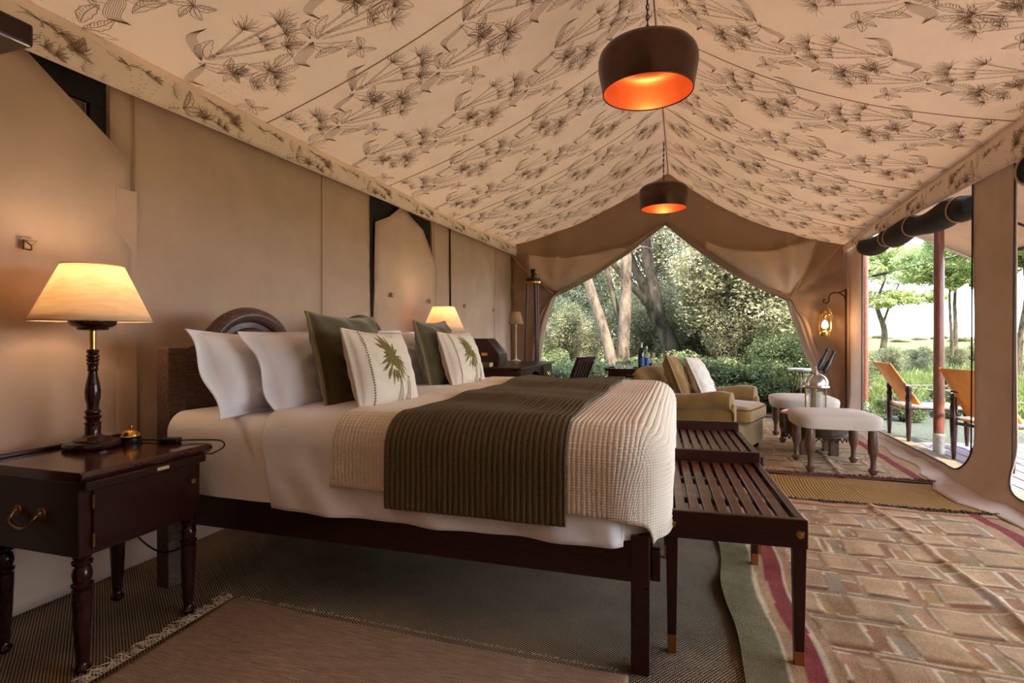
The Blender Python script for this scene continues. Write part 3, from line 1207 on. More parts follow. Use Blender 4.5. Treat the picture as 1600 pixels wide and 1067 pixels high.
# headboard
for y in (1.86, 3.72):
    mb = MB()
    mb.box(-2.20, -2.13, y - .045, y + .045, 0, 1.05)
    mb.build('headboard_post', MAT['headboard'], bed, bev=.005)
hb = None
for k in range(6):
    mb = MB()
    z0 = .45 + k * .095
    mb.box(-2.175 + .003 * (k % 2), -2.15 + .003 * (k % 2), 1.905, 3.675, z0, z0 + .092)
    mb.build('headboard_board', MAT['headboard'], bed, bev=.003)
for c in (2.30, 3.33):
    # solid shoulder and arched top
    arch = [(c - .44, 1.0)] + [(c - .44 + .16 * (i / 5), 1.04 + .05 * (i / 5) ** 2) for i in range(6)]
    arch += [(c + .27 * math.cos(a), 1.00 + .20 * math.sin(a)) for a in [PI - PI * i / 18 * 1.0 for i in range(1, 18)]]
    arch += [(c + .28 + .16 * (i / 5), 1.09 - .05 * (1 - (1 - i / 5) ** 2)) for i in range(6)] + [(c + .44, 1.0)]
    mb = MB()
    mb.prism(arch, 'x', -2.18, -2.145)
    mb.build('headboard_panel', MAT['headboard'], bed, bev=.003)
    for r0, rad, x in ((.262, .040, -2.15), (.15, .022, -2.14)):
        mb = MB()
        mb.tube([(x, c + r0 * math.cos(a), 1.005 + r0 * .78 * math.sin(a)) for a in [PI * i / 28 for i in range(29)]], rad, 10)
        mb.build('headboard_arch', MAT['headboard'], bed, True)
for x0, y in ((-2.2, 1.86), (-2.2, 3.72)):
    pass
mb = MB()
mb.box(-2.185, -2.14, 1.905, 3.675, .985, 1.02)
mb.build('headboard_rail', MAT['headboard'], bed, bev=.004)


def drape(fx, fy, off, hang_wave=0.0, lump=0.0, seed=0.0):
    """arrays fx,fy on the unrolled cloth -> positions over the rounded mattress block, and normals"""
    Rc, r = 0.15, 0.085
    cx = np.minimum(fx, BX1 - Rc)
    cy = np.clip(fy, BY0 + Rc, BY1 - Rc)
    dx, dy = fx - cx, fy - cy
    hy = np.hypot(dx, dy)
    dn = np.where(hy > 1e-9, hy, 1)
    ux, uy = dx / dn, dy / dn
    dm = np.maximum(np.abs(dx), np.abs(dy))
    w4 = (np.abs(dx) ** 10 + np.abs(dy) ** 10) ** .1
    far_ = np.clip((dm - .05) / .12, 0, 1)
    d = hy * (1 - far_) + w4 * far_
    e = np.maximum(d - (Rc - r), 0)
    a = np.minimum(e / r, PI / 2)
    drop = np.maximum(e - r * PI / 2, 0)
    rad = np.minimum(d, Rc - r) + r * np.sin(a)
    z = ZTOP - r * (1 - np.cos(a)) - drop
    if hang_wave:
        w = hang_wave * np.minimum(drop / .25, 1.2) * np.sin(fx * 13 + fy * 11 + seed) + hang_wave * .5 * np.minimum(drop / .2, 1) * np.sin(fx * 29 + fy * 23 + seed * 2)
        rad = rad + w
    nx, ny, nzz = ux * np.sin(a), uy * np.sin(a), np.cos(a)
    lum = np.zeros_like(z)
    if lump:
        lum = lump * (np.sin(fx * 5.1 + fy * 3.2 + seed) * np.sin(fy * 4.3 - fx * 2.0 + seed) + .5 * np.sin(fx * 11 + fy * 7 + seed * 3) * np.sin(fy * 9 - 3 * fx)) * np.maximum(np.cos(a), 0)
    o = off + lum
    return np.stack([cx + ux * rad + nx * o, cy + uy * rad + ny * o, z + nzz * o], -1)


def hang(z_hem):
    """unrolled distance past the mattress edge for a hem at height z"""
    r = 0.085
    return (ZTOP - r - z_hem) + r * PI / 2 - r


def cloth(name, u0, u1, v0, v1, nu, nv, off, mat, label, cat, rib=0.0, pitch=.02, hw=0.0, lump=0.0, seed=0.0, th=.006, edge=None, group=None):
    u = np.linspace(u0, u1, nu)
    v = np.linspace(v0, v1, nv)
    U, V = np.meshgrid(u, v, indexing='ij')
    if edge is not None:
        U, V = edge(U, V, (U - u0) / (u1 - u0), (V - v0) / (v1 - v0))
    o = off
    if rib:
        kx = np.clip((U - (BX1 - .15)) / .15, 0, 1)
        ky = np.clip(np.maximum(BY0 + .15 - V, V - (BY1 - .15)) / .15, 0, 1)
        o = off + rib * (np.abs(np.sin(PI * U / pitch)) - .5) * (1 - .85 * np.minimum(kx, ky))
    P = drape(U, V, o, hw, lump, seed)
    ob = grid_obj(name, P, mat)
    if th:
        solidify(ob, th, 1.0)
    return tag(ob, label, cat, group)


mat_ = thing('mattress', 'thick mattress under a fitted white sheet on the dark bed', 'mattress', (0, 0, 0))
u = np.linspace(BX0, BX1 + hang(.45), 90)
v = np.linspace(BY0 - hang(.43), BY1 + hang(.43), 120)
U, V = np.meshgrid(u, v, indexing='ij')
grid_obj('fitted_sheet', drape(U, V, 0.0, .004, .004, 1.0), MAT['sheet_linen'], mat_)
mb = MB()
mb.box(BX0 + .01, BX1 - .16, BY0 + .1, BY1 - .1, .44, .74)
mb.build('core', MAT['sheet_linen'], mat_, bev=.03)


def sheet_edge(U, V, s, t):
    return U + .05 * (1 - s) * np.sin(t * 7 + 1) * 1.0 + .03 * np.sin(V * 6) * (1 - s), V


cloth('top_sheet', -1.62, -0.10, BY0 - hang(.415), BY1 + hang(.42), 110, 170, .022, MAT['white_linen'], 'crisp white top sheet folded back below the pillows and hanging over the rail', 'sheet', hw=.012, lump=.012, seed=2.0, edge=sheet_edge)
cloth('bed_cover', -1.27, BX1 + hang(.44), BY0 - hang(.53), BY1 + hang(.50), 520, 150, .036, MAT['blanket'], 'cream waffle weave bedspread draped over the bed and its foot end', 'blanket', rib=.0055, pitch=.0165, hw=.002, lump=.003, seed=3.0,
      edge=lambda U, V, s, t: (U + .03 * (1 - s) * np.sin(t * 5), V - .06 * s ** 3 * (1 - t) + .05 * s ** 3 * t))
cloth('throw_blanket', -1.03, -.36, BY0 - hang(.478), BY1 + hang(.47), 300, 190, .052, MAT['throw'], 'dark olive ribbed corduroy throw laid across the cream bedspread', 'throw', rib=.010, pitch=.0205, hw=.003, lump=.013, seed=3.0)


# ------------------------------------------------------------------ pillows and cushions
def pillow_grid(w, h, t, n=34, pinch=.07, flange=0.0, wav=0.0, seed=0.0, wr=.006):
    u = np.linspace(-1, 1, n)
    U, V = np.meshgrid(u, u, indexing='ij')
    U = np.sign(U) * np.abs(U) ** .85
    V = np.sign(V) * np.abs(V) ** .85
    core = 1 - flange
    uc, vc = np.clip(np.abs(U) / core, 0, 1), np.clip(np.abs(V) / core, 0, 1)
    z = (np.maximum(0, 1 - uc ** 2.6) * np.maximum(0, 1 - vc ** 2.6)) ** .5
    X = w / 2 * U * (1 - pinch * (1 - V ** 2) * np.abs(U) ** 2)
    Y = h / 2 * V * (1 - pinch * (1 - U ** 2) * np.abs(V) ** 2)
    edge = np.maximum(np.abs(U), np.abs(V))
    wave = wav * np.clip((edge - core * .9) / max(1e-3, 1 - core * .9), 0, 1) * np.sin((U * 1.6 + V * 3.6) * 1.25 + seed)
    wrk = wr * np.sin(U * 9 + np.sin(V * 5 + seed) * 2 + seed) * np.sin(V * 8 + seed * 2) * z
    return X, Y, z * t / 2, wave, wrk


def place_rot(lean, yaw=0.0, roll=0.0):
    """width along +y, height leaning back toward -x, face toward +x"""
    W = Vector((0, 1, 0))
    Hh = Vector((-math.sin(lean), 0, math.cos(lean)))
    N = W.cross(Hh)
    M = Matrix((W, Hh, N)).transposed()
    return (Matrix.Rotation(yaw, 3, 'Z') @ M @ Matrix.Rotation(roll, 3, 'Z')).to_euler()


def pillow(name, label, cat, group, loc, rot, w, h, t, mat, pinch=.07, flange=0.0, wav=0.0, seed=0.0, pipe=None, wr=.006, body='cover'):
    root = thing(name, label, cat, loc, 0, group, rot)
    X, Y, Z, WV, WK = pillow_grid(w, h, t, 40, pinch, flange, wav, seed, wr)
    th = .004
    A = np.stack([X, Y, Z + th / 2 + WV + WK], -1)
    B = np.stack([X, Y, -Z - th / 2 + WV - WK], -1)
    n = A.shape[0]
    ia = np.arange(n * n).reshape(n, n)
    ib = ia + n * n
    f = [np.stack([ia[:-1, :-1], ia[1:, :-1], ia[1:, 1:], ia[:-1, 1:]], -1).reshape(-1, 4),
         np.stack([ib[:-1, :-1], ib[:-1, 1:], ib[1:, 1:], ib[1:, :-1]], -1).reshape(-1, 4)]
    def rim(a, b):
        return np.stack([a[:-1], b[:-1], b[1:], a[1:]], -1)
    f += [rim(ia[0], ib[0]), rim(ia[-1][::-1], ib[-1][::-1]), rim(ia[::-1, 0], ib[::-1, 0]), rim(ia[:, -1], ib[:, -1])]
    obj(body, np_mesh(body, np.vstack([A.reshape(-1, 3), B.reshape(-1, 3)]), np.vstack(f), mat), root)
    ring = [A[0, j] for j in range(n)] + [A[i, -1] for i in range(1, n)] + [A[-1, j] for j in range(n - 2, -1, -1)] + [A[i, 0] for i in range(n - 2, 0, -1)]
    if pipe is not None:
        mb = MB()
        mb.tube([(p[0], p[1], p[2] - th / 2) for p in ring], .006, 6, True)
        mb.build('piping', pipe, root, True)
    return root, (X, Y, Z + WV + WK)


GP = 'white pillows leaning on the headboard'
pillow('bed_pillow', 'nearest white pillow leaning on the headboard, in shade, with a wavy flanged edge', 'pillow', GP, (-1.885, 2.11, .935), place_rot(.46, .06, -.03), .74, .41, .20, MAT['white_linen'], .03, .10, .016, .4, None, .008)
pillow('bed_pillow', 'white flanged pillow in front of the nearest one, touching the green velvet cushion', 'pillow', GP, (-1.70, 2.23, .935), place_rot(.48, .0, -.02), .72, .42, .19, MAT['white_linen'], .03, .10, .018, 2.4, None, .008)
pillow('bed_pillow', 'white pillow at the far half of the headboard, farthest back', 'pillow', GP, (-1.92, 3.26, .945), place_rot(.44, -.04, .03), .74, .42, .20, MAT['white_linen'], .03, .10, .014, 3.4, None, .008)
pillow('bed_pillow', 'bluish white pillow visible between the two palm tree cushions', 'pillow', GP, (-1.73, 3.16, .94), place_rot(.46, .0, .02), .74, .42, .19, MAT['white_linen'], .03, .10, .014, 5.1, None, .008)
GV = 'olive velvet cushions on the bed'
pillow('velvet_cushion', 'dark olive velvet piped cushion behind the nearer palm cushion', 'cushion', GV, (-1.50, 2.25, .985), place_rot(.26, -.02, -.02), .52, .45, .16, MAT['velvet'], .09, 0, 0, .7, MAT['velvet_pipe'], .012)
pillow('velvet_cushion', 'dark olive velvet piped cushion behind the farther palm cushion', 'cushion', GV, (-1.50, 3.22, .985), place_rot(.26, .05, .02), .52, .44, .16, MAT['velvet'], .09, 0, 0, 2.9, MAT['velvet_pipe'], .012)


def palm_cushion(label, loc, rot, seed):
    w, h = .45, .365
    root, (X, Y, Z) = pillow('palm_cushion', label, 'cushion', 'cream palm tree cushions', loc, rot, w, h, .15, MAT['cushion_linen'], .06, 0, 0, seed, MAT['cushion_linen'], .006)

    def surf(x, y):
        u, v = max(-1, min(1, x / (w / 2 * .985))), max(-1, min(1, y / (h / 2 * .985)))
        z = (max(0, 1 - abs(u) ** 2.6) * max(0, 1 - abs(v) ** 2.6)) ** .5 * .075
        return z + .006
    mb = MB()
    cx, cy = -.005, .035
    for ang, ln, wd in ((150, .10, .011), (138, .135, .012), (126, .15, .013), (113, .15, .013), (100, .125, .011), (78, .09, .010), (58, .075, .009), (165, .085, .010), (185, .095, .011), (205, .10, .011), (228, .105, .012), (248, .11, .012), (264, .11, .012), (280, .10, .010), (298, .10, .010), (316, .09, .010), (334, .085, .009), (352, .075, .009), (20, .06, .008)):
        a = math.radians(ang)
        droop = -.022 if math.cos(a) != 0 else 0
        pts = []
        for i in range(8):
            t = i / 7
            x = cx + math.cos(a) * ln * t
            y = cy + math.sin(a) * ln * t + droop * t * t
            pts.append((x, y, wd * .6 * math.sin(PI * (.08 + .9 * t)) ** .7))
        vs, fs = [], []
        nx, ny = -math.sin(a), math.cos(a)
        for (x, y, q) in pts:
            for s in (-1, 0, 1):
                px, py = x + nx * q * s, y + ny * q * s
                vs.append((px, py, surf(px, py) + (.0015 if s == 0 else 0)))
        for i in range(7):
            for s in range(2):
                b = i * 3 + s
                fs.append((b, b + 1, b + 4, b + 3))
        mb._add(vs, fs)
    mb.build('palm_frond', MAT['palm_green'], root, True, recalc=False)['kind'] = 'stuff'
    mb = MB()
    rr = random.Random(3)
    for bx, by in ((.01, -.058), (.075, -.062)):
        mb.tube([(bx, by + .012, surf(bx, by) + .002), (bx + .002, by, surf(bx, by) + .002)], .003, 5)
        for k in range(11):
            y = by - .006 - k * .0085
            d = .006 + .0016 * k
            for s in (-1, 1):
                mb.tube([(bx + .002, y, surf(bx, y) + .001), (bx + s * d, y - .009, surf(bx + s * d, y - .009) + .001), (bx + s * d * .5, y - .018, surf(bx, y - .018) + .001)], .0011, 4)
    mb.tube([(cx, cy, surf(cx, cy)), (cx + .005, 0, surf(cx, 0)), (cx, -.06, surf(cx, -.06))], .001, 4)
    stuff(mb.build('embroidery', MAT['thread'], root, True))
    mb = MB()
    for k in range(30):
        y = -.16 + .32 * k / 29
        x = -.165
        z = surf(x, y)
        mb.tube([(x - .004, y - .003, z), (x + .004, y + .002, z + .001)], .0024, 4)
    stuff(mb.build('edge_stitching', MAT['stitch'], root, True))
    return root


palm_cushion('cream cushion with a green palm and dark side stitching, nearer of the two', (-1.30, 2.19, .945), place_rot(.32, -.06, -.06), 1.1)
palm_cushion('cream cushion with a green palm and dark side stitching, farther of the two', (-1.345, 3.24, .945), place_rot(.32, -.06, -.02), 4.2)


# ------------------------------------------------------------------ bedside table (turned legs)
def turned_leg(h, r, seg=20):
    P = [(0, .60), (.02, .85), (.045, 1.0), (.065, .82), (.075, .66), (.10, .62), (.13, .72), (.40, .95), (.62, 1.08), (.70, 1.10), (.715, .80), (.73, 1.15), (.75, 1.2), (.765, .85), (.78, 1.0), (.83, 1.12), (.88, .95), (.90, .70), (.915, 1.1), (.94, 1.15), (.955, .85), (.97, 1.0), (1.0, 1.0)]
    return [(r * b, h * a) for a, b in P]


def bedside_table(label):
    t = thing('bedside_table', label, 'table', (-2.055, 1.475, 0), 0, 'bedside tables')
    hx, hy = .215, .205
    mb = MB()
    mb.prism([(-.245, .648), (-.25, .652), (-.25, .662), (-.245, .668), (.245, .668), (.255, .660), (.258, .650), (.250, .642), (.242, .634), (-.245, .634)], 'y', -.245, .255)
    mb.build('tabletop', MAT['mahogany_top'], t, bev=.004)
    mb = MB()
    mb.box(-.25, -.232, -.24, .25, .668, .682)
    mb.build('back_ledge', MAT['mahogany_x'], t, bev=.003)
    mb = MB()
    mb.box(-.225, .212, -.225, .235, .385, .634)
    mb.build('cabinet_body', MAT['mahogany'], t, bev=.004)
    d = MB()
    d.box(.212, .224, -.185, .20, .405, .598)
    dr = d.build('door', MAT['mahogany_x'], t, bev=.003)
    mb = MB()
    mb.lathe([(.009, 0), (.007, .008), (.011, .014), (.009, .02), (.002, .022)], 12, (0, 0, 0), Matrix.Translation((.224, .178, .535)) @ Matrix.Rotation(PI / 2, 4, 'Y'))
    mb.tube([(.226, .155, .535), (.2265, .168, .54), (.2265, .178, .541), (.2265, .19, .54), (.226, .20, .535)], .007, 6, flat=.3)
    mb.build('knob', MAT['brass_dull'], dr, True)
    for z in (.435, .56):
        mb = MB()
        mb.box(.213, .2265, -.190, -.184, z - .022, z + .022)
        mb.build('hinge', MAT['brass'], dr)
    mb = MB()
    mb.box(.2, .246, -.225, .235, .600, .634)
    mb.build('apron_moulding', MAT['mahogany_x'], t, bev=.006)
    mb = MB()
    mb.box(.246, .2485, .02, .068, .612, .624)
    mb.build('ivory_plate', MAT['ivory'], t, bev=.002)
    # bail handle on the near side
    mb = MB()
    mb.tube(smooth_path([(-.07, -.235, .52), (-.068, -.25, .495), (-.045, -.255, .478), (0, -.257, .472), (.03, -.255, .485), (.045, -.25, .505), (.045, -.235, .515)], 5), .005, 8)
    mb.build('handle', MAT['brass_dull'], t, True)
    for x in (-.07, .045):
        mb = MB()
        mb.lathe([(.018, 0), (.016, .004), (.009, .006), (.006, .014), (.002, .016)], 8, (0, 0, 0), Matrix.Translation((x, -.225, .518)) @ Matrix.Rotation(PI / 2, 4, 'X'))
        mb.build('handle_rose', MAT['brass_dull'], t, True)
    for sx in (-1, 1):
        for sy in (-1, 1):
            mb = MB()
            mb.lathe(turned_leg(.39, .026), 20, (sx * .19 + (-.005), sy * .20 + .005, 0))
            mb.build('leg', MAT['turned'], t, True)
    return t


bt = bedside_table('dark mahogany bedside table with turned legs beside the near side of the bed')
bt2 = copy_tree(bt)
bt2.location = (-2.10, 4.45, 0)
bt2['label'] = 'second mahogany bedside table, almost hidden beyond the far pillows'


def table_lamp(label, loc, energy):
    t = thing('table_lamp', label, 'lamp', loc, 0, 'turned wooden bedside lamps')
    mb = MB()
    mb.lathe([(.085, 0), (.094, .004), (.096, .014), (.09, .024), (.066, .028), (.064, .034), (.05, .04), (.035, .043), (.028, .05)], 32)
    mb.build('base', MAT['turned'], t, True)
    mb = MB()
    mb.lathe([(r_, .048 + (z_ - .048) * .845) for r_, z_ in [(.026, .048), (.026, .09), (.023, .094), (.028, .10), (.028, .106), (.022, .11), (.023, .12), (.028, .127), (.029, .135), (.021, .142), (.026, .15), (.026, .158), (.019, .168), (.020, .19), (.025, .22), (.026, .25), (.022, .285), (.016, .32), (.014, .34), (.019, .348), (.016, .354), (.018, .37), (.021, .378), (.017, .384), (.021, .39), (.021, .397), (.017, .402), (.022, .408), (.022, .414), (.016, .42), (.020, .428), (.020, .44), (.011, .442)]], 24)
    mb.build('stem', MAT['turned'], t, True)
    mb = MB()
    mb.lathe([(.011, .378), (.011, .455)], 16)
    mb.build('brass_tube', MAT['brass'], t, True)
    mb = MB()
    mb.lathe([(.02, .452), (.05, .456), (.052, .464), (.068, .47), (.077, .482), (.077, .492), (.070, .498), (.03, .50)], 28)
    mb.build('cup', MAT['turned'], t, True)
    n = 48
    P = np.zeros((n, 9, 3))
    for i in range(n):
        a = 2 * PI * i / n
        for j in range(9):
            s = j / 8
            r = .195 + (.100 - .195) * s
            P[i, j] = (r * math.cos(a), r * math.sin(a), .49 + .215 * s)
    sh = grid_obj('shade', P, MAT['shade_lit'], t, closed_u=True)
    solidify(sh, .002)
    for r, z in ((.195, .49), (.100, .705)):
        mb = MB()
        mb.tube([(r * math.cos(2 * PI * i / 40), r * math.sin(2 * PI * i / 40), z) for i in range(40)], .0028, 6, True)
        mb.build('shade_rim', MAT['fringe'], t, True)
    mb = MB()
    mb.sphere((0, 0, .605), .03, 14, 10)
    mb.lathe([(.012, .50), (.012, .58)], 10)
    mb.build('bulb', m_emit('warm_bulb', (1, .62, .30, 1), 9.0), t, True)
    ld = bpy.data.lights.new('lamp_glow', 'POINT')
    ld.energy = energy
    ld.color = (1.0, .74, .48)
    ld.shadow_soft_size = .035
    l = link(bpy.data.objects.new('lamp_glow', ld), t)
    l.location = (0, 0, .65)
    return t


l1 = table_lamp('lit table lamp with a dark turned stem on the near bedside table', (-2.184, 1.534, .668), 1.6)
l2 = table_lamp('lit table lamp glowing behind the far cushions, mostly hidden', (-2.12, 4.66, .668), 1.6)

# desk bell, switch box and cord on the near table
t = thing('desk_bell', 'small brass call bell on the near bedside table beside the lamp', 'bell', (-2.126, 1.643, .668))
mb = MB()
mb.lathe([(.034, 0), (.036, .004), (.036, .022), (.03, .024)], 24)
mb.build('base', MAT['black'], t, True)
mb = MB()
mb.lathe([(.036, .026), (.037, .029), (.034, .031)], 24)
mb.build('rim', MAT['silver'], t, True)
mb = MB()
mb.lathe([(.033, .031), (.031, .042), (.024, .05), (.012, .055), (.004, .056)], 24)
mb.build('dome', MAT['brass'], t, True)
mb = MB()
mb.lathe([(.004, .056), (.004, .063), (.007, .066), (.006, .071), (.001, .073)], 12)
mb.build('plunger', MAT['brass'], t, True)
t = thing('lamp_switch', 'small black inline switch box on a cord at the table edge', 'switch', (-1.97, 1.69, .669), .3)
mb = MB()
mb.box(-.035, .035, -.02, .02, 0, .02)
mb.build('housing', MAT['black'], t, bev=.005)
mb = MB()
mb.tube(smooth_path([(.03, 0, .01), (.10, .02, .008), (.19, .015, .006), (.225, -.02, -.01), (.20, -.055, -.03), (.17, -.06, -.03)], 6), .0035, 6)
mb.tube(smooth_path([(-.03, 0, .01), (-.12, .03, .006), (-.22, 0, .005), (-.30, .02, .005)], 6), .0035, 6)
mb.build('cord', MAT['black'], t, True)
t = thing('power_cord', 'thin black cable looping below the near bedside table', 'cable', (-2.3, 1.75, .1))
mb = MB()
mb.tube(smooth_path([(.12, -.05, .34), (.06, -.02, .20), (.08, .03, .10), (.16, .06, .06), (.24, .10, .10), (.30, .10, .22)], 6), .004, 6)
mb.build('cable', MAT['black'], t, True)

# ------------------------------------------------------------------ wardrobe at the left edge
t = thing('wardrobe', 'dark wooden wardrobe whose cornice end juts in at the top left', 'wardrobe', (-2.2, .3, 0))
mb = MB()
mb.box(-.24, .22, -.6, .62, .06, 1.96)
mb.build('carcass', MAT['mahogany'], t, bev=.005)
mb = MB()
mb.box(-.24, .30, -.66, .86, 1.985, 2.055)
mb.build('cornice', MAT['mahogany_x'], t, bev=.008)
mb = MB()
mb.box(-.24, .25, -.63, .70, 1.955, 1.99)
mb.build('cornice_moulding', MAT['mahogany_x'], t, bev=.006)
for y0, y1, ky in ((-.58, .005, -.04), (.015, .60, .06)):
    mb = MB()
    mb.box(.22, .235, y0, y1, .12, 1.92)
    d = mb.build('door', MAT['mahogany'], t, bev=.003)
    mb = MB()
    mb.sphere((.25, ky, 1.05), .014)
    mb.build('knob', MAT['brass_dull'], d, True)
mb = MB()
mb.box(-.24, .24, -.62, .64, 0, .06)
mb.build('plinth', MAT['mahogany_x'], t, bev=.004)


# ------------------------------------------------------------------ luggage racks at the bed foot
def rack(label, loc):
    t = thing('luggage_rack', label, 'luggage rack', loc, 0, 'slatted luggage racks at the bed foot')
    W, L = .45, .90       # local x 0..W, y 0..L
    for nm, b, mt in (('end_rail', (0, W, 0, .028, .405, .50), 'mahogany_x'), ('end_rail', (0, W, L - .028, L, .405, .475), 'mahogany_x'),
                      ('side_rail', (0, .028, .03, L - .03, .405, .495), 'mahogany'), ('side_rail', (W - .028, W, .03, L - .03, .405, .495), 'mahogany'),
                      ('stop_board', (-.005, W + .005, L - .03, L - .005, .476, .54), 'mahogany_x'), ('cross_bar', (.03, W - .03, L * .33, L * .33 + .03, .44, .463), 'mahogany_x'), ('cross_bar', (.03, W - .03, L * .66, L * .66 + .03, .44, .463), 'mahogany_x')):
        mb = MB()
        mb.box(*b)
        mb.build(nm, MAT[mt], t, bev=.004)
    n = 8
    me = None
    for i in range(n):
        x = .040 + i * (W - .08 - .034) / (n - 1)
        if me is None:
            mb = MB()
            mb.box(0, .034, .032, L - .034, .464, .485)
            o = mb.build('slat', MAT['rack_slat'], t, bev=.003)
            me = o.data
        else:
            o = bevel(obj('slat', me, t), .003)
        o.location.x = x
    for x in (.024, W - .024):
        for y in (.024, L - .045):
            mb = MB()
            mb.taper((x, y, .06), (.015, .015), (x, y, .47), (.021, .021))
            mb.build('leg', MAT['mahogany'], t, bev=.003)
            mb = MB()
            mb.taper((x, y, 0), (.0145, .0145), (x, y, .065), (.0158, .0158))
            mb.build('brass_tip', MAT['brass_tip'], t, bev=.002)
            if y < .1:
                mb = MB()
                mb.lathe([(.014, 0), (.012, .004), (.006, .005), (.005, .008), (.001, .009)], 14, (0, 0, 0), Matrix.Translation((x, 0, .452)) @ Matrix.Rotation(PI / 2, 4, 'X'))
                mb.build('bolt', MAT['brass'], t, True)
    return t


r1 = rack('slatted mahogany luggage rack with brass tipped legs, nearer of the two', (-.055, 1.955, 0))
r1.rotation_euler.z = math.radians(2.5)
r2 = copy_tree(r1)
r2.location = (-.06, 2.92, 0)
r2['label'] = 'slatted mahogany luggage rack set behind the other, next to the armchair'


# ------------------------------------------------------------------ pendant lamps
def pendant(label, loc, drop):
    """loc = centre of the lower rim"""
    t = thing('pendant_lamp', label, 'pendant lamp', loc, 0, 'bronze pendant lamps')
    out_p = [(.262, 0), (.270, .04), (.281, .10), (.289, .15), (.289, .19), (.280, .222), (.258, .25), (.22, .270), (.16, .285), (.09, .294), (.045, .298), (.02, .30)]
    in_p = [(.258, .001), (.265, .04), (.276, .10), (.283, .15), (.283, .186), (.274, .215), (.252, .24), (.215, .258), (.15, .273), (.08, .281), (.01, .284)]
    mb = MB()
    mb.lathe(out_p, 56, cap=False)
    mb.build('outer_shell', MAT['bronze'], t, True, recalc=False)
    mb = MB()
    mb.lathe(in_p, 56, cap=False)
    mb.build('copper_lining', MAT['copper_in'], t, True, recalc=False)
    mb = MB()
    mb.tube([(.260 * math.cos(2 * PI * i / 56), .260 * math.sin(2 * PI * i / 56), 0) for i in range(56)], .004, 6, True)
    mb.build('rim', MAT['bronze'], t, True)
    mb = MB()
    mb.lathe([(.05, .296), (.035, .311), (.018, .321), (.015, .336), (.004, .338)], 20)
    mb.build('cap', MAT['bronze'], t, True)
    mb = MB()
    z, k = .334, 0
    while z < drop:
        c = Vector((0, 0, z + .018))
        ax = Vector((1, 0, 0)) if k % 2 else Vector((0, 1, 0))
        mb.tube([c + ax * .0085 * math.cos(2 * PI * i / 10) + Vector((0, 0, .019 * math.sin(2 * PI * i / 10))) for i in range(10)], .0032, 5, True)
        z += .031
        k += 1
    mb.tube([(.004, 0, .33), (-.004, .003, drop * .6), (.003, 0, drop)], .0028, 5)
    mb.build('chain', MAT['iron'], t, True)
    mb = MB()
    mb.lathe([(.018, .284), (.018, .25), (.012, .245)], 12)
    mb.build('lamp_holder', MAT['brass_dull'], t, True)
    mb = MB()
    mb.sphere((0, 0, .215), .035, 16, 10)
    mb.build('bulb', m_emit('pendant_bulb', (1, .5, .2, 1), 3), t, True)
    ld = bpy.data.lights.new('pendant_glow', 'POINT')
    ld.energy = 1.6
    ld.color = (1.0, .58, .28)
    ld.shadow_soft_size = .05
    l = link(bpy.data.objects.new('pendant_glow', ld), t)
    l.location = (0, 0, .15)
    return t


pendant('larger looking bronze dome pendant hanging nearest, copper glowing inside', (-.192, 3.32, 2.545), .85)
pendant('farther bronze dome pendant hanging before the tent opening, copper inside', (-.20, 6.65, 2.60), .78)

# ------------------------------------------------------------------ rugs
def rug_relief(x, y, seed, amp):
    return amp * (nz(x * 2.6, y * 2.6, seed) * .7 + nz(x * 7, y * 7, seed + 3) * .3)


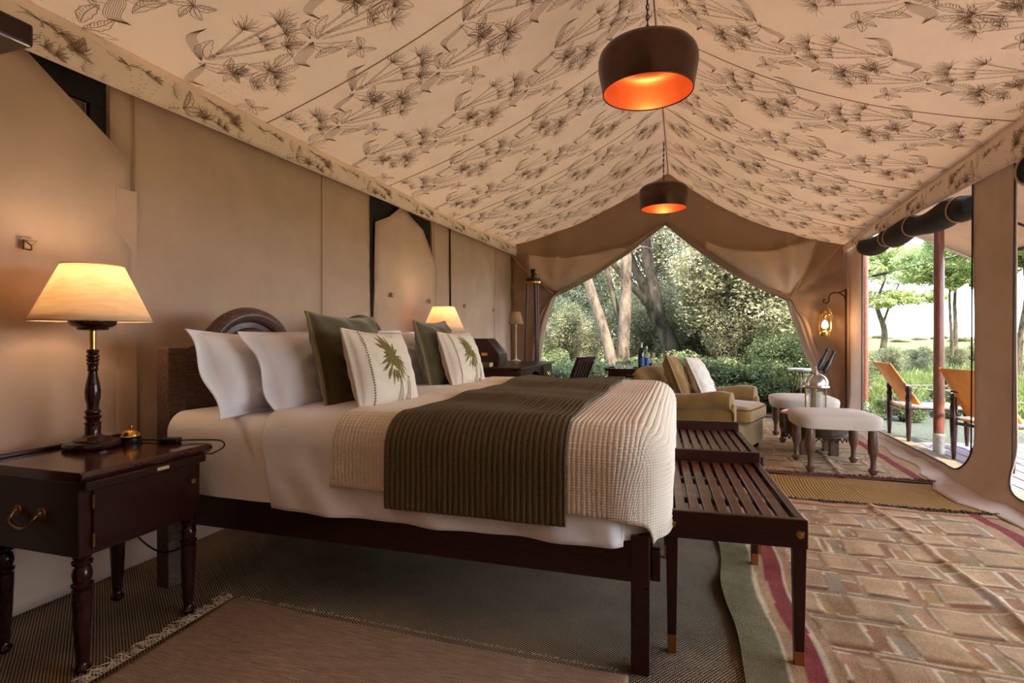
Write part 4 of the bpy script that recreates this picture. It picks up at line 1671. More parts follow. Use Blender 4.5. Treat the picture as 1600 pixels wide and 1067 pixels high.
def kilim(name, x0, x1, y0, y1, label, seed, near_border=True, amp=.015):
    step = .0105
    nx, ny = int((x1 - x0) / step), int((y1 - y0) / step)
    xs = np.linspace(x0, x1, nx)
    ys = np.linspace(y0, y1, ny)
    Xg, Yg = np.meshgrid(xs, ys, indexing='ij')
    wob = .018 * np.sin(Yg * 3.1 + seed) + .008 * np.sin(Yg * 9 + 1)
    rr = np.random.default_rng(seed)
    tan = np.array(lin(190, 150, 114)[:3])
    sand = np.array(lin(206, 168, 130)[:3])
    line_c = np.array(lin(228, 202, 168)[:3])
    pal = [lin(168, 150, 112), lin(178, 128, 88), lin(140, 136, 108), lin(190, 140, 112), lin(150, 96, 80), lin(200, 162, 110), lin(158, 152, 140)]
    pal = np.array([p[:3] for p in pal]) * .55 + .45 * tan
    red = np.array(lin(150, 72, 68)[:3])
    green = np.array(lin(142, 130, 98)[:3])
    C = np.tile(tan, (nx, ny, 1)).astype(float)
    H = np.zeros((nx, ny))
    lx, ly = Xg - x0 + wob * .3, Yg - y0
    W, Lg = x1 - x0, y1 - y0
    bx = .30
    inner = (lx > bx) & (lx < W - .28) & (ly > .12) & (ly < Lg - .10)
    # field: offset interlocking rectangles, each a raised tan block in a pale outline with coloured side and end bars
    cw, ch = .285, .235
    fx = lx - bx
    fy = ly
    row = np.floor(fy / ch)
    fxs = fx + (row % 2) * cw * .5 + .03 * np.sin(row * 2.3)
    colm = np.floor(fxs / cw)
    px = fxs / cw - colm
    py = fy / ch - row
    idr = ((row * 7 + colm * 13 + seed) * 2654435761 % 97).astype(int)
    jw = (idr % 5) * .02
    def put(mask, c, h=0.0):
        C[mask & inner] = c if np.ndim(c) == 1 else c[mask & inner]
        H[mask & inner] += h
    def outl(a0, a1, b0, b1, w=.013, wy=.018):
        return ((px > a0 - w) & (px < a1 + w) & (py > b0 - wy) & (py < b1 + wy)) & ~((px > a0 + w * .2) & (px < a1 - w * .2) & (py > b0 + wy * .2) & (py < b1 - wy * .2))
    def rect(a0, a1, b0, b1):
        return (px > a0) & (px < a1) & (py > b0) & (py < b1)
    var = .82 + .18 * ((idr % 9) / 8.0)
    put(rect(0, 1, 0, 1), tan * var[..., None] * .93)
    put(rect(.04, 1, .90, 1), pal[(idr // 5) % 7] * .9)
    put(rect(.80, .99, .08, .55), pal[(idr // 3) % 7])
    put(rect(.80, .99, .58, .86), sand * var[..., None] * .9)
    put(rect(.58 + jw, .76, .10, .86), pal[idr % 7])
    put(rect(.06, .54 + jw, .20, .86), sand * var[..., None], .0024)
    put(rect(.06, .54 + jw, .06, .16), pal[(idr + 4) % 7] * np.array([.60, .46, .42]), -.002)
    for m in (outl(.06, .54 + jw, .20, .86), outl(.58 + jw, .76, .10, .86), outl(.80, .99, .08, .55), outl(.04, 1, .90, 1.0)):
        C[m & inner] = line_c * .96
        H[m & inner] += .0022
    # borders
    C[(lx < .13)] = green
    m = (lx >= .13) & (lx < .145)
    C[m] = line_c
    C[(lx >= .145) & (lx < .185)] = tan
    m = (lx >= .185) & (lx < .255)
    C[m] = red
    m = (lx >= .255) & (lx < .268)
    C[m] = line_c
    m = (lx > W - .21) & (lx < W - .14)
    C[m] = red
    m = (ly > Lg - .075) & (ly < Lg - .055) & (lx > .26)
    C[m] = red * 1.2
    C[(ly < .05)] = red
    C *= (1 + .22 * (np.sin(lx * 37 + 3 * np.sin(ly * 2.1)) * np.sin(ly * 5.3 + 2 * np.sin(lx * 4)) * .4 + np.sin(ly * 61 + 5 * np.sin(lx * 3)) * .18))[..., None]
    n1 = rr.normal(0, .05, (nx, ny, 1))
    C = np.clip(C * (1 + n1), 0, 1)
    Z = np.empty((nx, ny))
    for i in range(nx):
        for j in range(ny):
            Z[i, j] = .014 + amp * nz(xs[i] * 2.3, ys[j] * 3.2, seed) + amp * .35 * nz(xs[i] * 8, ys[j] * 8, seed + 2)
    # long creases
    crease = np.exp(-((Xg - (x0 + W * .60) + .05 * np.sin(Yg * 2)) / .022) ** 2) * .012
    Z = np.maximum(Z + H + crease, .004)
    P = np.stack([Xg + wob * (1 if near_border else .5), Yg + .012 * np.sin(Xg * 5), Z], -1)
    o = grid_obj(name, P, MAT['kilim'])
    ca = o.data.color_attributes.new('weave', 'FLOAT_COLOR', 'POINT')
    ca.data.foreach_set('color', np.concatenate([C, np.ones((nx, ny, 1))], -1).astype(np.float32).ravel())
    return tag(o, label, 'rug')


kilim('kilim_rug', .19, 1.88, 1.20, 4.02, 'large geometric wool kilim on the right with a red and green striped edge', 3)
kilim('kilim_rug', .10, 1.90, 4.74, 7.6, 'farther geometric kilim under the stools and armchair', 8, False, .006)


def mat_rug(name, x0, x1, y0, y1, mat, label, hump, seed, nx=90, ny=60):
    P = np.zeros((nx, ny, 3))
    for i in range(nx):
        for j in range(ny):
            x = x0 + (x1 - x0) * i / (nx - 1)
            y = y0 + (y1 - y0) * j / (ny - 1)
            P[i, j] = (x, y + .01 * math.sin(x * 7), .010 + hump(x, y) + .003 * nz(x * 5, y * 5, seed))
    o = grid_obj(name, P, mat)
    solidify(o, .008, -1)
    return tag(o, label, 'rug')


ju = mat_rug('jute_mat', .30, 1.86, 4.06, 4.74, MAT['jute'], 'narrow golden jute mat rumpled between the two kilims', lambda x, y: .026 * bell(y, 4.62 - .12 * (x - .3), .09) * (.5 + .5 * math.sin(x * 3)), 2)
br = thing('brown_rug', 'plain brown handwoven rug with a pale fringe beside the bed', 'rug', (0, 0, 0))
P = np.zeros((110, 70, 3))
for i in range(110):
    for j in range(70):
        x = -1.77 + 1.62 * i / 109
        y = .75 + 1.06 * j / 69
        P[i, j] = (x + .012 * math.sin(y * 6), y + .02 * math.sin(x * 2.2) - .014 * (x + 1.77) , .011 + .004 * nz(x * 4, y * 4, 2))
o = grid_obj('weave', P, MAT['brown_rug'], br)
solidify(o, .009, -1)


def fringe(name, a, b, out, n, ln, mat, parent, rad=.0016, label=None):
    rr = random.Random(n)
    mb = MB()
    a, b, out = Vector(a), Vector(b), Vector(out)
    for k in range(n):
        p = a.lerp(b, (k + rr.uniform(-.4, .4)) / n)
        side = (b - a).normalized()
        pts = [p]
        q = p.copy()
        d = out.copy()
        for s in range(5):
            d = (d + side * rr.uniform(-.9, .9) + Vector((0, 0, rr.uniform(-.15, .35) if s < 2 else rr.uniform(-.5, .0)))).normalized()
            q = q + d * ln / 5 * rr.uniform(.6, 1.2)
            q.z = max(q.z, .004)
            pts.append(q.copy())
        mb.tube(smooth_path(pts, 2), rad, 4)
    return stuff(mb.build(name, mat, parent, True, recalc=False))


fringe('fringe', (-1.775, .8, .012), (-1.785, 1.825, .012), (-1, 0, .2), 260, .06, MAT['fringe'], br, .0013)
fringe('loose_threads', (-1.76, 1.83, .01), (-.2, 1.79, .01), (0, 1, .1), 170, .016, MAT['fringe'], br, .0010)
fringe('fringe', (.30, 4.05, .012), (1.86, 4.05, .012), (0, -1, .2), 420, .045, MAT['fringe_dark'], ju, .003)
fringe('fringe', (.30, 4.75, .014), (1.80, 4.78, .014), (0, 1, .3), 420, .05, MAT['fringe_dark'], ju, .003)


# ------------------------------------------------------------------ stools, drum table, lantern
def stool(label, loc, rz=0.0):
    t = thing('footstool', label, 'stool', loc, rz, 'linen footstools with turned legs')
    n = 26
    # padded seat: rounded box
    A, B, Hh = .31, .285, .062
    vs = []
    m, k = 40, 14
    P = np.zeros((m, k, 3))
    for i in range(m):
        a = 2 * PI * i / m
        ca, sa = math.cos(a), math.sin(a)
        s = 1 / (abs(ca) ** 5 + abs(sa) ** 5) ** (1 / 5)
        for j in range(k):
            q = j / (k - 1)
            if q < .35:
                f, z = 1.0 - .035 * (1 - q / .35) ** 2, -.05 + .075 * q / .35
            else:
                b = (q - .35) / .65 * PI / 2
                f, z = math.cos(b) ** .55, .025 + .045 * math.sin(b) ** .8
            P[i, j] = (A * f * ca * s, B * f * sa * s, .405 + z)
    P[:, -1, :2] = 0
    o = grid_obj('padded_seat', P, MAT['stool'], t, closed_u=True)
    mb = MB()
    mb.box(-.25, .25, -.24, .24, .35, .38)
    mb.build('seat_frame', MAT['walnut'], t)
    for sx in (-1, 1):
        for sy in (-1, 1):
            mb = MB()
            mb.lathe([(.018, 0), (.024, .012), (.036, .038), (.036, .046), (.022, .054), (.019, .07), (.020, .12), (.026, .155), (.032, .165), (.036, .18), (.037, .26), (.033, .36), (.030, .37)], 18, (sx * .222, sy * .215, 0))
            mb.build('leg', MAT['walnut'], t, True)
    return t


s1 = stool('oatmeal linen footstool on turned legs, nearer one standing on the kilim', (1.195, 5.09, .012), .05)
s2 = copy_tree(s1)
s2.location = (1.21, 6.34, .012)
s2.rotation_euler.z = .0
s2['label'] = 'oatmeal linen footstool behind the brass drum table, next to the curtain'

t = thing('drum_table', 'round brass drum table with copper top and wooden feet, between stools', 'table', (1.20, 5.71, .012))
mb = MB()
mb.lathe([(.285, .352), (.297, .357), (.30, .367), (.29, .37), (.285, .36), (.002, .358)], 40)
mb.build('tray_top', MAT['copper_top'], t, True)
mb = MB()
mb.lathe([(.262, .20), (.268, .28), (.274, .355)], 40, cap=False)
mb.build('drum_wall', MAT['old_brass'], t, True)
mb = MB()
mb.lathe([(.25, .17), (.285, .18), (.285, .195), (.26, .202), (.05, .202)], 40)
mb.build('lower_rim', MAT['old_brass'], t, True)
mb = MB()
for k in range(28):
    a = 2 * PI * k / 28
    c = Vector((.272 * math.cos(a), .272 * math.sin(a), .165))
    tx = Vector((-math.sin(a), math.cos(a), 0))
    mb.tube([c - tx * .03 + Vector((0, 0, .012)), c + Vector((0, 0, -.028)), c + tx * .03 + Vector((0, 0, .012))], .006, 5)
stuff(mb.build('filigree', MAT['old_brass'], t, True))
for a in (45, 135, 225, 315):
    x, y = .17 * math.cos(math.radians(a)), .17 * math.sin(math.radians(a))
    mb = MB()
    mb.box(x - .036, x + .036, y - .036, y + .036, 0, .18)
    mb.build('leg', MAT['walnut'], t, bev=.004)

t = thing('candle_lantern', 'silver domed glass lantern with an ivory candle on the drum table', 'lantern', (1.20, 5.71, .382))
mb = MB()
mb.lathe([(.105, 0), (.11, .006), (.108, .02), (.10, .024)], 12)
mb.build('base', MAT['silver'], t, True)
for k in range(6):
    a = 2 * PI * k / 6 + .3
    mb = MB()
    mb.tube([(.096 * math.cos(a), .096 * math.sin(a), .02), (.096 * math.cos(a), .096 * math.sin(a), .235)], .009, 6, flat=.6)
    mb.build('corner_bar', MAT['brass_dull'], t, True)
mb = MB()
mb.lathe([(.09, .022), (.09, .232)], 24, cap=False)
mb.build('glass_pane', MAT['glass'], t, True)
mb = MB()
mb.lathe([(.112, .235), (.116, .243), (.112, .255), (.104, .258)], 24)
mb.build('collar', MAT['silver'], t, True)
mb = MB()
mb.lathe([(.104, .257), (.106, .27), (.100, .30), (.083, .33), (.055, .35), (.028, .36), (.015, .362)], 24)
mb.build('dome', MAT['silver'], t, True)
for k in range(8):
    a = 2 * PI * k / 8
    mb = MB()
    mb.tube([(.107 * math.cos(a), .107 * math.sin(a), .26), (.103 * math.cos(a), .103 * math.sin(a), .30), (.086 * math.cos(a), .086 * math.sin(a), .332), (.056 * math.cos(a), .056 * math.sin(a), .353), (.02 * math.cos(a), .02 * math.sin(a), .364)], .004, 5)
    mb.build('rib', MAT['silver'], t, True)
mb = MB()
mb.lathe([(.02, .36), (.022, .375), (.012, .385), (.016, .40), (.008, .41), (.014, .42), (.004, .432), (.001, .44)], 14)
mb.build('finial', MAT['silver'], t, True)
mb = MB()
mb.lathe([(.043, .024), (.043, .20), (.03, .202), (.004, .198)], 22)
mb.build('candle', MAT['candle'], t, True)
# black binoculars on a slender stand behind the far stool
t = thing('binoculars', 'black binoculars on a slender stand behind the silver candle lantern', 'binoculars', (1.53, 7.02, .01))
M = Matrix.Translation((0, 0, .69)) @ Matrix.Scale(.85, 4) @ Matrix.Rotation(math.radians(26), 4, 'Y') @ Matrix.Rotation(math.radians(-12), 4, 'X')
for s in (-1, 1):
    mb = MB()
    mb.lathe([(.030, 0), (.036, .02), (.036, .14), (.024, .17), (.022, .28), (.027, .285), (.027, .32), (.02, .322)], 16, (s * .042, 0, 0), M)
    mb.build('barrel', MAT['black'], t, True)
mb = MB()
mb.box(-.03, .03, -.012, .012, .06, .15, M)
mb.build('bridge', MAT['black'], t, bev=.004)
mb = MB()
mb.tube([(.03, 0, .74), (.03, 0, .02)], .008, 8)
mb.build('stand_pole', MAT['iron'], t, True)
for a in (90, 210, 330):
    mb = MB()
    mb.tube([(.03, 0, .25), (.03 + .14 * math.cos(math.radians(a)), .14 * math.sin(math.radians(a)), 0)], .007, 6)
    mb.build('stand_leg', MAT['iron'], t, True)

# small side table just outside, behind the far stool
t = thing('outdoor_side_table', 'small pale round table standing just outside behind the lantern', 'table', (1.62, 8.7, 0))
mb = MB()
mb.lathe([(.15, .60), (.155, .61), (.155, .63), (.15, .635)], 20)
mb.build('tabletop', MAT['galv'], t, True)
for a in (30, 150, 270):
    mb = MB()
    mb.tube([(.05 * math.cos(math.radians(a)), .05 * math.sin(math.radians(a)), .6), (.14 * math.cos(math.radians(a)), .14 * math.sin(math.radians(a)), 0)], .012, 6)
    mb.build('leg', MAT['walnut'], t, True)


# ------------------------------------------------------------------ armchair
def rbox(name, x0, x1, y0, y1, z0, z1, r, mat, parent, puff=0.0, n=12):
    """soft rounded cushion block"""
    mb = bmesh.new()
    bmesh.ops.create_cube(mb, size=1)
    bmesh.ops.subdivide_edges(mb, edges=mb.edges, cuts=n, use_grid_fill=True)
    c = Vector(((x0 + x1) / 2, (y0 + y1) / 2, (z0 + z1) / 2))
    hs = Vector(((x1 - x0) / 2, (y1 - y0) / 2, (z1 - z0) / 2))
    for v in mb.verts:
        p = Vector((v.co.x * 2 * hs.x, v.co.y * 2 * hs.y, v.co.z * 2 * hs.z))
        i = Vector((max(-hs.x + r, min(hs.x - r, p.x)), max(-hs.y + r, min(hs.y - r, p.y)), max(-hs.z + r, min(hs.z - r, p.z))))
        d = p - i
        if d.length > 1e-6:
            p = i + d.normalized() * min(r, d.length)
        q = v.co * 2
        p += Vector((0, 0, puff * (1 - q.x ** 2) * (1 - q.y ** 2) * q.z))
        v.co = c + p
    me = bpy.data.meshes.new(name)
    mb.to_mesh(me)
    mb.free()
    me.materials.append(mat)
    for p in me.polygons:
        p.use_smooth = True
    return obj(name, me, parent)


ac = thing('armchair', 'mustard velvet armchair with sloping arms and deep seat beyond the bed', 'armchair', (.215, 5.62, .012), math.radians(-21))
rbox('base', -.42, .44, -.42, .42, .06, .30, .03, MAT['armchair'], ac)
sc_ = rbox('seat_cushion', -.30, .50, -.30, .30, .29, .455, .05, MAT['armchair'], ac, .025)
mb = MB()
for z in (.325, .43):
    mb.tube([(-.05, -.302, z), (.46, -.302, z), (.495, -.27, z), (.502, 0, z), (.495, .27, z), (.46, .302, z), (-.05, .302, z)], .006, 6)
mb.build('piping', MAT['armchair_pipe'], sc_, True)
# back: curved, leaning
bk = MB()
prof = [(-.30, .28), (-.33, .45), (-.40, .62), (-.46, .72), (-.52, .775), (-.58, .775), (-.60, .70), (-.55, .50), (-.46, .25), (-.42, .10), (-.30, .10)]
prof = [(p.x, p.y) for p in smooth_path([(a, b, 0) for a, b in prof], 4, True)]
n = len(prof)
NB = 16
P = np.zeros((NB, n, 3))
for i in range(NB):
    s = (i / (NB - 1)) * 2 - 1
    e = 1 - .10 * abs(s) ** 4
    for j, (x, z) in enumerate(prof):
        P[i, j] = (-.45 + (x + .45) * (1 - .25 * abs(s) ** 6), s * .40, .1 + (z - .1) * e)
o = grid_obj('backrest', P, MAT['armchair'], ac, closed_v=True)
bm = bmesh.new()
bm.from_mesh(o.data)
bmesh.ops.holes_fill(bm, edges=bm.edges, sides=0)
bmesh.ops.recalc_face_normals(bm, faces=bm.faces)
bm.to_mesh(o.data)
bm.free()
for s in (-1, 1):
    # arm: sloping scroll
    pts = [(-.46, .58), (-.30, .53), (-.10, .505), (.10, .52), (.26, .545), (.36, .535)]
    path = smooth_path([(x, s * .385, z - .03) for x, z in pts], 5)
    mb = MB()
    mb.tube(path, [.075 + .012 * (i / len(path)) for i in range(len(path))], 16)
    ar = mb.build('arm', MAT['armchair'], ac, True)
    mb = MB()
    mb.box(-.42, .40, min(s * .33, s * .43), max(s * .33, s * .43), .06, .50)
    # front curve of the arm panel
    mb.build('arm_panel', MAT['armchair'], ac, bev=.02, bseg=3)
    mb = MB()
    mb.lathe([(.083, 0), (.08, .012), (.05, .018), (.002, .02)], 18, (0, 0, 0), Matrix.Translation((.36, s * .385, .505)) @ Matrix.Rotation(PI / 2, 4, 'Y'))
    mb.build('arm_front', MAT['armchair'], ar, True)
    mb = MB()
    mb.tube([(p.x, s * .437, p.z - .055 - .0 * i) for i, p in enumerate(path)] + [(.398, s * .434, .42), (.40, s * .434, .1)], .006, 6)
    mb.build('piping', MAT['armchair_pipe'], ar, True)
for x in (-.36, .38):
    for y in (-.36, .36):
        mb = MB()
        mb.lathe([(.018, 0), (.026, .03), (.028, .07)], 12, (x, y, 0))
        mb.build('leg', MAT['turned'], ac, True)


def chair_rot(lean, yaw, roll=0.0):
    return place_rot(lean, yaw, roll)


F = math.radians(-21)


def on_chair(x, y, z):
    c, s = math.cos(F), math.sin(F)
    return (.215 + c * x - s * y, 5.62 + s * x + c * y, z)


pillow('scatter_cushion', 'tan velvet piped cushion resting against the armchair back', 'cushion', None, on_chair(-.225, -.12, .685), place_rot(.36, F + .30, .0), .50, .50, .18, MAT['armchair'], .09, 0, 0, 1.0, MAT['armchair_pipe'], .012)
pillow('scatter_cushion', 'pale striped linen cushion in front of the tan one on the armchair', 'cushion', None, on_chair(-.06, .06, .675), place_rot(.42, F + .15, -.05), .48, .48, .16, MAT['stripe_linen'], .08, 0, 0, 2.0, None, .012)

# ------------------------------------------------------------------ bar table with glasses and bottles
bar = thing('bar_table', 'small dark drinks table with brass handle before the tent opening', 'table', (-.585, 6.72, 0))
mb = MB()
mb.box(-.29, .29, -.20, .20, .685, .70)
mb.build('tabletop', MAT['mahogany_x'], bar, bev=.004)
mb = MB()
for b in ((-.29, .29, -.20, -.19, .70, .715), (-.29, .29, .19, .20, .70, .715), (-.29, -.28, -.19, .19, .70, .715), (.28, .29, -.19, .19, .70, .715)):
    mb.box(*b)
mb.build('gallery_rim', MAT['mahogany_x'], bar, bev=.002)
mb = MB()
mb.box(-.25, .25, -.175, .175, .61, .685)
mb.build('apron', MAT['mahogany_x'], bar, bev=.003)
mb = MB()
mb.tube([(-.04, -.18, .655), (-.035, -.195, .64), (.035, -.195, .64), (.04, -.18, .655)], .005, 6)
mb.build('handle', MAT['brass'], bar, True)
for sx in (-1, 1):
    for sy in (-1, 1):
        mb = MB()
        mb.taper((sx * .20, sy * .15, 0), (.013, .013), (sx * .215, sy * .155, .62), (.02, .02))
        mb.build('leg', MAT['mahogany'], bar, bev=.002)


def lathe_thing(name, label, cat, loc, parts, group=None):
    t = thing(name, label, cat, loc, 0, group)
    for nm, prof, mt in parts:
        mb = MB()
        mb.lathe(prof, 20, cap=prof[0][0] < .2)
        mb.build(nm, MAT[mt], t, True)
    return t


bz = .702
bp = lambda x, y: (-.585 + x, 6.72 + y, bz)
lathe_thing('tumbler', 'cut crystal tumbler at the left end of the drinks table', 'glass', bp(-.13, -.06), [('bowl', [(.03, 0), (.045, .01), (.052, .05), (.05, .085), (.042, .09), (.036, .088), (.034, .03)], 'crystal')], 'crystal on the drinks table')
lathe_thing('tumbler', 'round crystal bowl glass in the middle of the drinks table', 'glass', bp(-.02, -.05), [('bowl', [(.03, 0), (.052, .02), (.06, .055), (.045, .09), (.03, .098), (.026, .095), (.04, .05)], 'crystal')], 'crystal on the drinks table')
lathe_thing('decanter', 'slender clear crystal decanter standing behind the tumblers', 'decanter', bp(-.06, .08), [('body', [(.04, 0), (.046, .02), (.042, .09), (.018, .16), (.014, .22), (.02, .228)], 'crystal'), ('stopper', [(.012, .225), (.02, .24), (.016, .265), (.004, .27)], 'crystal')])
lathe_thing('wine_bottle', 'dark wine bottle with a blue label on the drinks table', 'bottle', bp(.125, -.03), [('body', [(.036, 0), (.038, .005), (.038, .19), (.034, .215), (.017, .25), (.014, .262)], 'bottle'), ('label', [(.0388, .04), (.0388, .14)], 'label_blue'), ('foil', [(.0145, .25), (.015, .31), (.016, .315), (.004, .316)], 'foil')])
lathe_thing('spirit_bottle', 'clear spirit bottle with a blue label right of the wine bottle', 'bottle', bp(.185, .0), [('body', [(.026, 0), (.029, .005), (.029, .15), (.012, .19), (.011, .25)], 'crystal'), ('label', [(.0298, .03), (.0298, .14)], 'label_blue'), ('cap', [(.012, .248), (.013, .275), (.004, .276)], 'foil')])
lathe_thing('ice_jar', 'clear glass jar with amber drink at the right end of the drinks table', 'jar', bp(.235, .06), [('jar', [(.045, 0), (.05, .01), (.05, .20), (.045, .205)], 'glass'), ('liquor', [(.044, .005), (.044, .07), (.002, .071)], 'amber')])

# ------------------------------------------------------------------ desk by the left wall
dk = thing('writing_desk', 'dark kneehole writing desk against the canvas wall past the bed', 'desk', (-2.02, 6.33, 0))
mb = MB()
mb.box(-.40, .40, -.80, .80, .735, .762)
mb.build('desktop', MAT['mahogany'], dk, bev=.006)
for y0, y1 in ((-.77, -.27), (.27, .77)):
    mb = MB()
    mb.box(-.37, .36, y0, y1, .50, .735)
    mb.build('drawer_case', MAT['mahogany'], dk, bev=.004)
    mb = MB()
    mb.box(.36, .374, y0 + .03, y1 - .03, .52, .715)
    d = mb.build('drawer', MAT['mahogany'], dk, bev=.004)
    mb = MB()
    yc = (y0 + y1) / 2
    mb.tube(smooth_path([(.375, yc - .05, .64), (.395, yc - .03, .60), (.395, yc + .03, .60), (.375, yc + .05, .64)], 4), .006, 6)
    mb.build('handle', MAT['brass'], d, True)
    for y in (y0 + .03, y1 - .03):
        for x in (-.34, .33):
            mb = MB()
            mb.taper((x, y, 0), (.016, .016), (x, y, .5), (.025, .025))
            mb.build('leg', MAT['mahogany'], dk, bev=.003)
mb = MB()
mb.prism([(-.27, .735), (.27, .735), (.27, .52)] + [(.27 * math.cos(PI * i / 12), .52 + .16 * math.sin(PI * i / 12)) for i in range(1, 12)] + [(-.27, .52)], 'x', .32, .345)
mb.build('kneehole_arch', MAT['mahogany'], dk, bev=.003)
t = thing('stationery_box', 'sloping mahogany stationery box with a brass plate on the desk', 'box', (-2.12, 5.92, .762))
mb = MB()
mb.prism([(-.15, 0), (-.15, .31), (0.0, .31), (.17, .12), (.17, 0)], 'y', -.16, .16)
mb.build('case', MAT['mahogany_x'], t, bev=.004)
M = Matrix.Translation((0.0, 0, .31)) @ Matrix.Rotation(math.radians(48.2), 4, 'Y')
for s in (-1, 1):
    mb = MB()
    mb.box(.01, .245, min(s * .004, s * .15), max(s * .004, s * .15), .001, .012, M)
    d = mb.build('door_leaf', MAT['mahogany'], t, bev=.003)
    mb = MB()
    mb.box(.11, .13, s * .012 - .006, s * .012 + .006, .012, .02, M)
    mb.build('catch', MAT['brass'], d)
mb = MB()
mb.box(-.035, .035, -.164, -.160, .115, .15)
mb.build('brass_plate', MAT['brass'], t, bev=.002)
mb = MB()
mb.box(.17, .178, -.14, .14, .02, .10)
d = mb.build('drawer', MAT['mahogany_x'], t, bev=.003)
mb = MB()
mb.sphere((.182, 0, .06), .008)
mb.build('knob', MAT['brass'], d, True)
t = thing('small_box', 'small leather book lying on the desk in front of the stationery box', 'book', (-2.05, 5.62, .762), .1)
mb = MB()
mb.box(-.06, .06, -.08, .08, 0, .05)
mb.build('cover', MAT['walnut'], t, bev=.004)
mb = MB()
mb.box(-.056, .0605, -.077, .077, .006, .044)
mb.build('pages', MAT['ivory'], t)
t = thing('desk_lamp', 'slim unlit brass candlestick lamp with beige shade on the desk', 'lamp', (-2.13, 7.02, .762))
mb = MB()
mb.lathe([(.062, 0), (.065, .006), (.055, .014), (.02, .025), (.012, .05), (.009, .07), (.008, .45), (.014, .46), (.014, .50), (.006, .51)], 18)
mb.build('candlestick', MAT['ivory'], t, True)
n = 28
P = np.zeros((n, 2, 3))
for i in range(n):
    a = 2 * PI * i / n
    P[i, 0] = (.098 * math.cos(a), .098 * math.sin(a), .50)
    P[i, 1] = (.06 * math.cos(a), .06 * math.sin(a), .665)
o = grid_obj('shade', P, MAT['seam'], t, closed_u=True)
solidify(o, .003)

# tall surveyor tripod lamp stand beyond the desk
t = thing('tripod_stand', 'tall wooden surveyor tripod with brass head in the far left corner', 'tripod', (-2.02, 7.5, 0))
for k, (a, mt) in enumerate(((200, 'mahogany'), (-40, 'walnut'), (80, 'mahogany'))):
    ca, sa = math.cos(math.radians(a)), math.sin(math.radians(a))
    lg = None
    for s in (-1, 1):
        ox, oy = -sa * .018 * s, ca * .018 * s
        mb = MB()
        mb.tube([(ca * .085 + ox, sa * .085 + oy, 1.86), (ca * .14 + ox * .6, sa * .14 + oy * .6, .02)], .012, 8)
        o = mb.build('leg' if s < 0 else 'leg_rail', MAT[mt], t if s < 0 else lg, True)
        if s < 0:
            lg = o
    mb = MB()
    mb.tube([(ca * .105, sa * .105, 1.08), (ca * .01, sa * .01, 1.07)], .006, 6)
    mb.build('spreader', MAT['brass_dull'], t, True)
mb = MB()
mb.lathe([(.12, 1.845), (.125, 1.85), (.125, 1.87), (.11, 1.875)], 20)
mb.build('brass_collar', MAT['brass'], t, True)
mb = MB()
mb.lathe([(.10, 1.875), (.10, 1.92), (.03, 1.93), (.026, 2.0), (.035, 2.01), (.035, 2.05), (.01, 2.06)], 16)
mb.build('head', MAT['iron'], t, True)
mb = MB()
mb.sphere((.05, -.03, 2.0), .028)
mb.build('knob', MAT['brass'], t, True)

# desk chair: slatted back leaning out from the desk
t = thing('desk_chair', 'dark folding chair with a slatted back at the writing desk', 'chair', (-1.36, 6.42, 0), math.radians(-18))
for y in (-.20, .20):
    for nm, a, b in (('front_leg', (-.2, y, .44), (-.24, y, 0)), ('back_leg', (.16, y, .44), (.24, y, 0))):
        mb = MB()
        mb.tube([a, b], .017, 8)
        mb.build(nm, MAT['mahogany'], t, True)
    mb = MB()
    mb.tube([(.14, y, .42), (.32, y, .86)], .019, 8)
    mb.build('back_post', MAT['mahogany'], t, True)
mb = MB()
mb.box(-.22, .19, -.21, .21, .43, .46)
mb.build('seat', MAT['mahogany'], t, bev=.008)
Mb = Matrix.Translation((.14, 0, .42)) @ Matrix.Rotation(math.atan2(.18, .44), 4, 'Y')
for z0, z1 in ((.41, .48), (.06, .11)):
    mb = MB()
    mb.box(-.014, .014, -.19, .19, z0, z1, Mb)
    mb.build('back_rail', MAT['mahogany'], t, bev=.004)
for k in range(5):
    y = -.14 + k * .07
    mb = MB()
    mb.box(-.008, .008, y - .022, y + .022, .11, .41, Mb)
    mb.build('slat', MAT['mahogany'], t, bev=.003)

# ------------------------------------------------------------------ hanging lantern on a hooked pole
t = thing('lantern_hook', 'black iron shepherd hook pole standing at the right canvas wall', 'hook', (1.98, 7.80, .0))
mb = MB()
mb.tube([(0, 0, 0), (0, 0, 1.69)], .012, 8)
mb.build('pole', MAT['iron'], t, True)
mb = MB()
mb.tube(smooth_path([(0, 0, 1.52), (-.02, 0, 1.60), (-.08, 0, 1.645), (-.15, 0, 1.645), (-.185, 0, 1.61), (-.19, 0, 1.55), (-.215, 0, 1.515), (-.25, 0, 1.53), (-.25, 0, 1.56), (-.225, 0, 1.565)], 5), .008, 8)
mb.build('scroll', MAT['iron'], t, True)
mb = MB()
mb.tube(smooth_path([(0, 0, 1.69), (-.03, 0, 1.67), (-.08, 0, 1.65)], 4), .007, 8)
mb.build('brace', MAT['iron'], t, True)
t = thing('hurricane_lantern', 'lit brass hurricane lantern hanging from the iron hook', 'lantern', (1.745, 7.80, 1.10))
mb = MB()
mb.lathe([(.075, 0), (.078, .006), (.075, .05), (.06, .062), (.03, .07), (.03, .085)], 20)
mb.build('fuel_tank', MAT['brass'], t, True)
mb = MB()
mb.lathe([(.035, .09), (.055, .13), (.058, .17), (.045, .21), (.035, .24)], 20, cap=False)
mb.build('glass_globe', MAT['glass'], t, True)
for s in (-1, 1):
    mb = MB()
    mb.tube(smooth_path([(s * .058, 0, .05), (s * .068, 0, .10), (s * .068, 0, .22), (s * .055, 0, .265), (s * .03, 0, .28)], 5), .007, 8)
    mb.build('side_tube', MAT['brass'], t, True)
mb = MB()
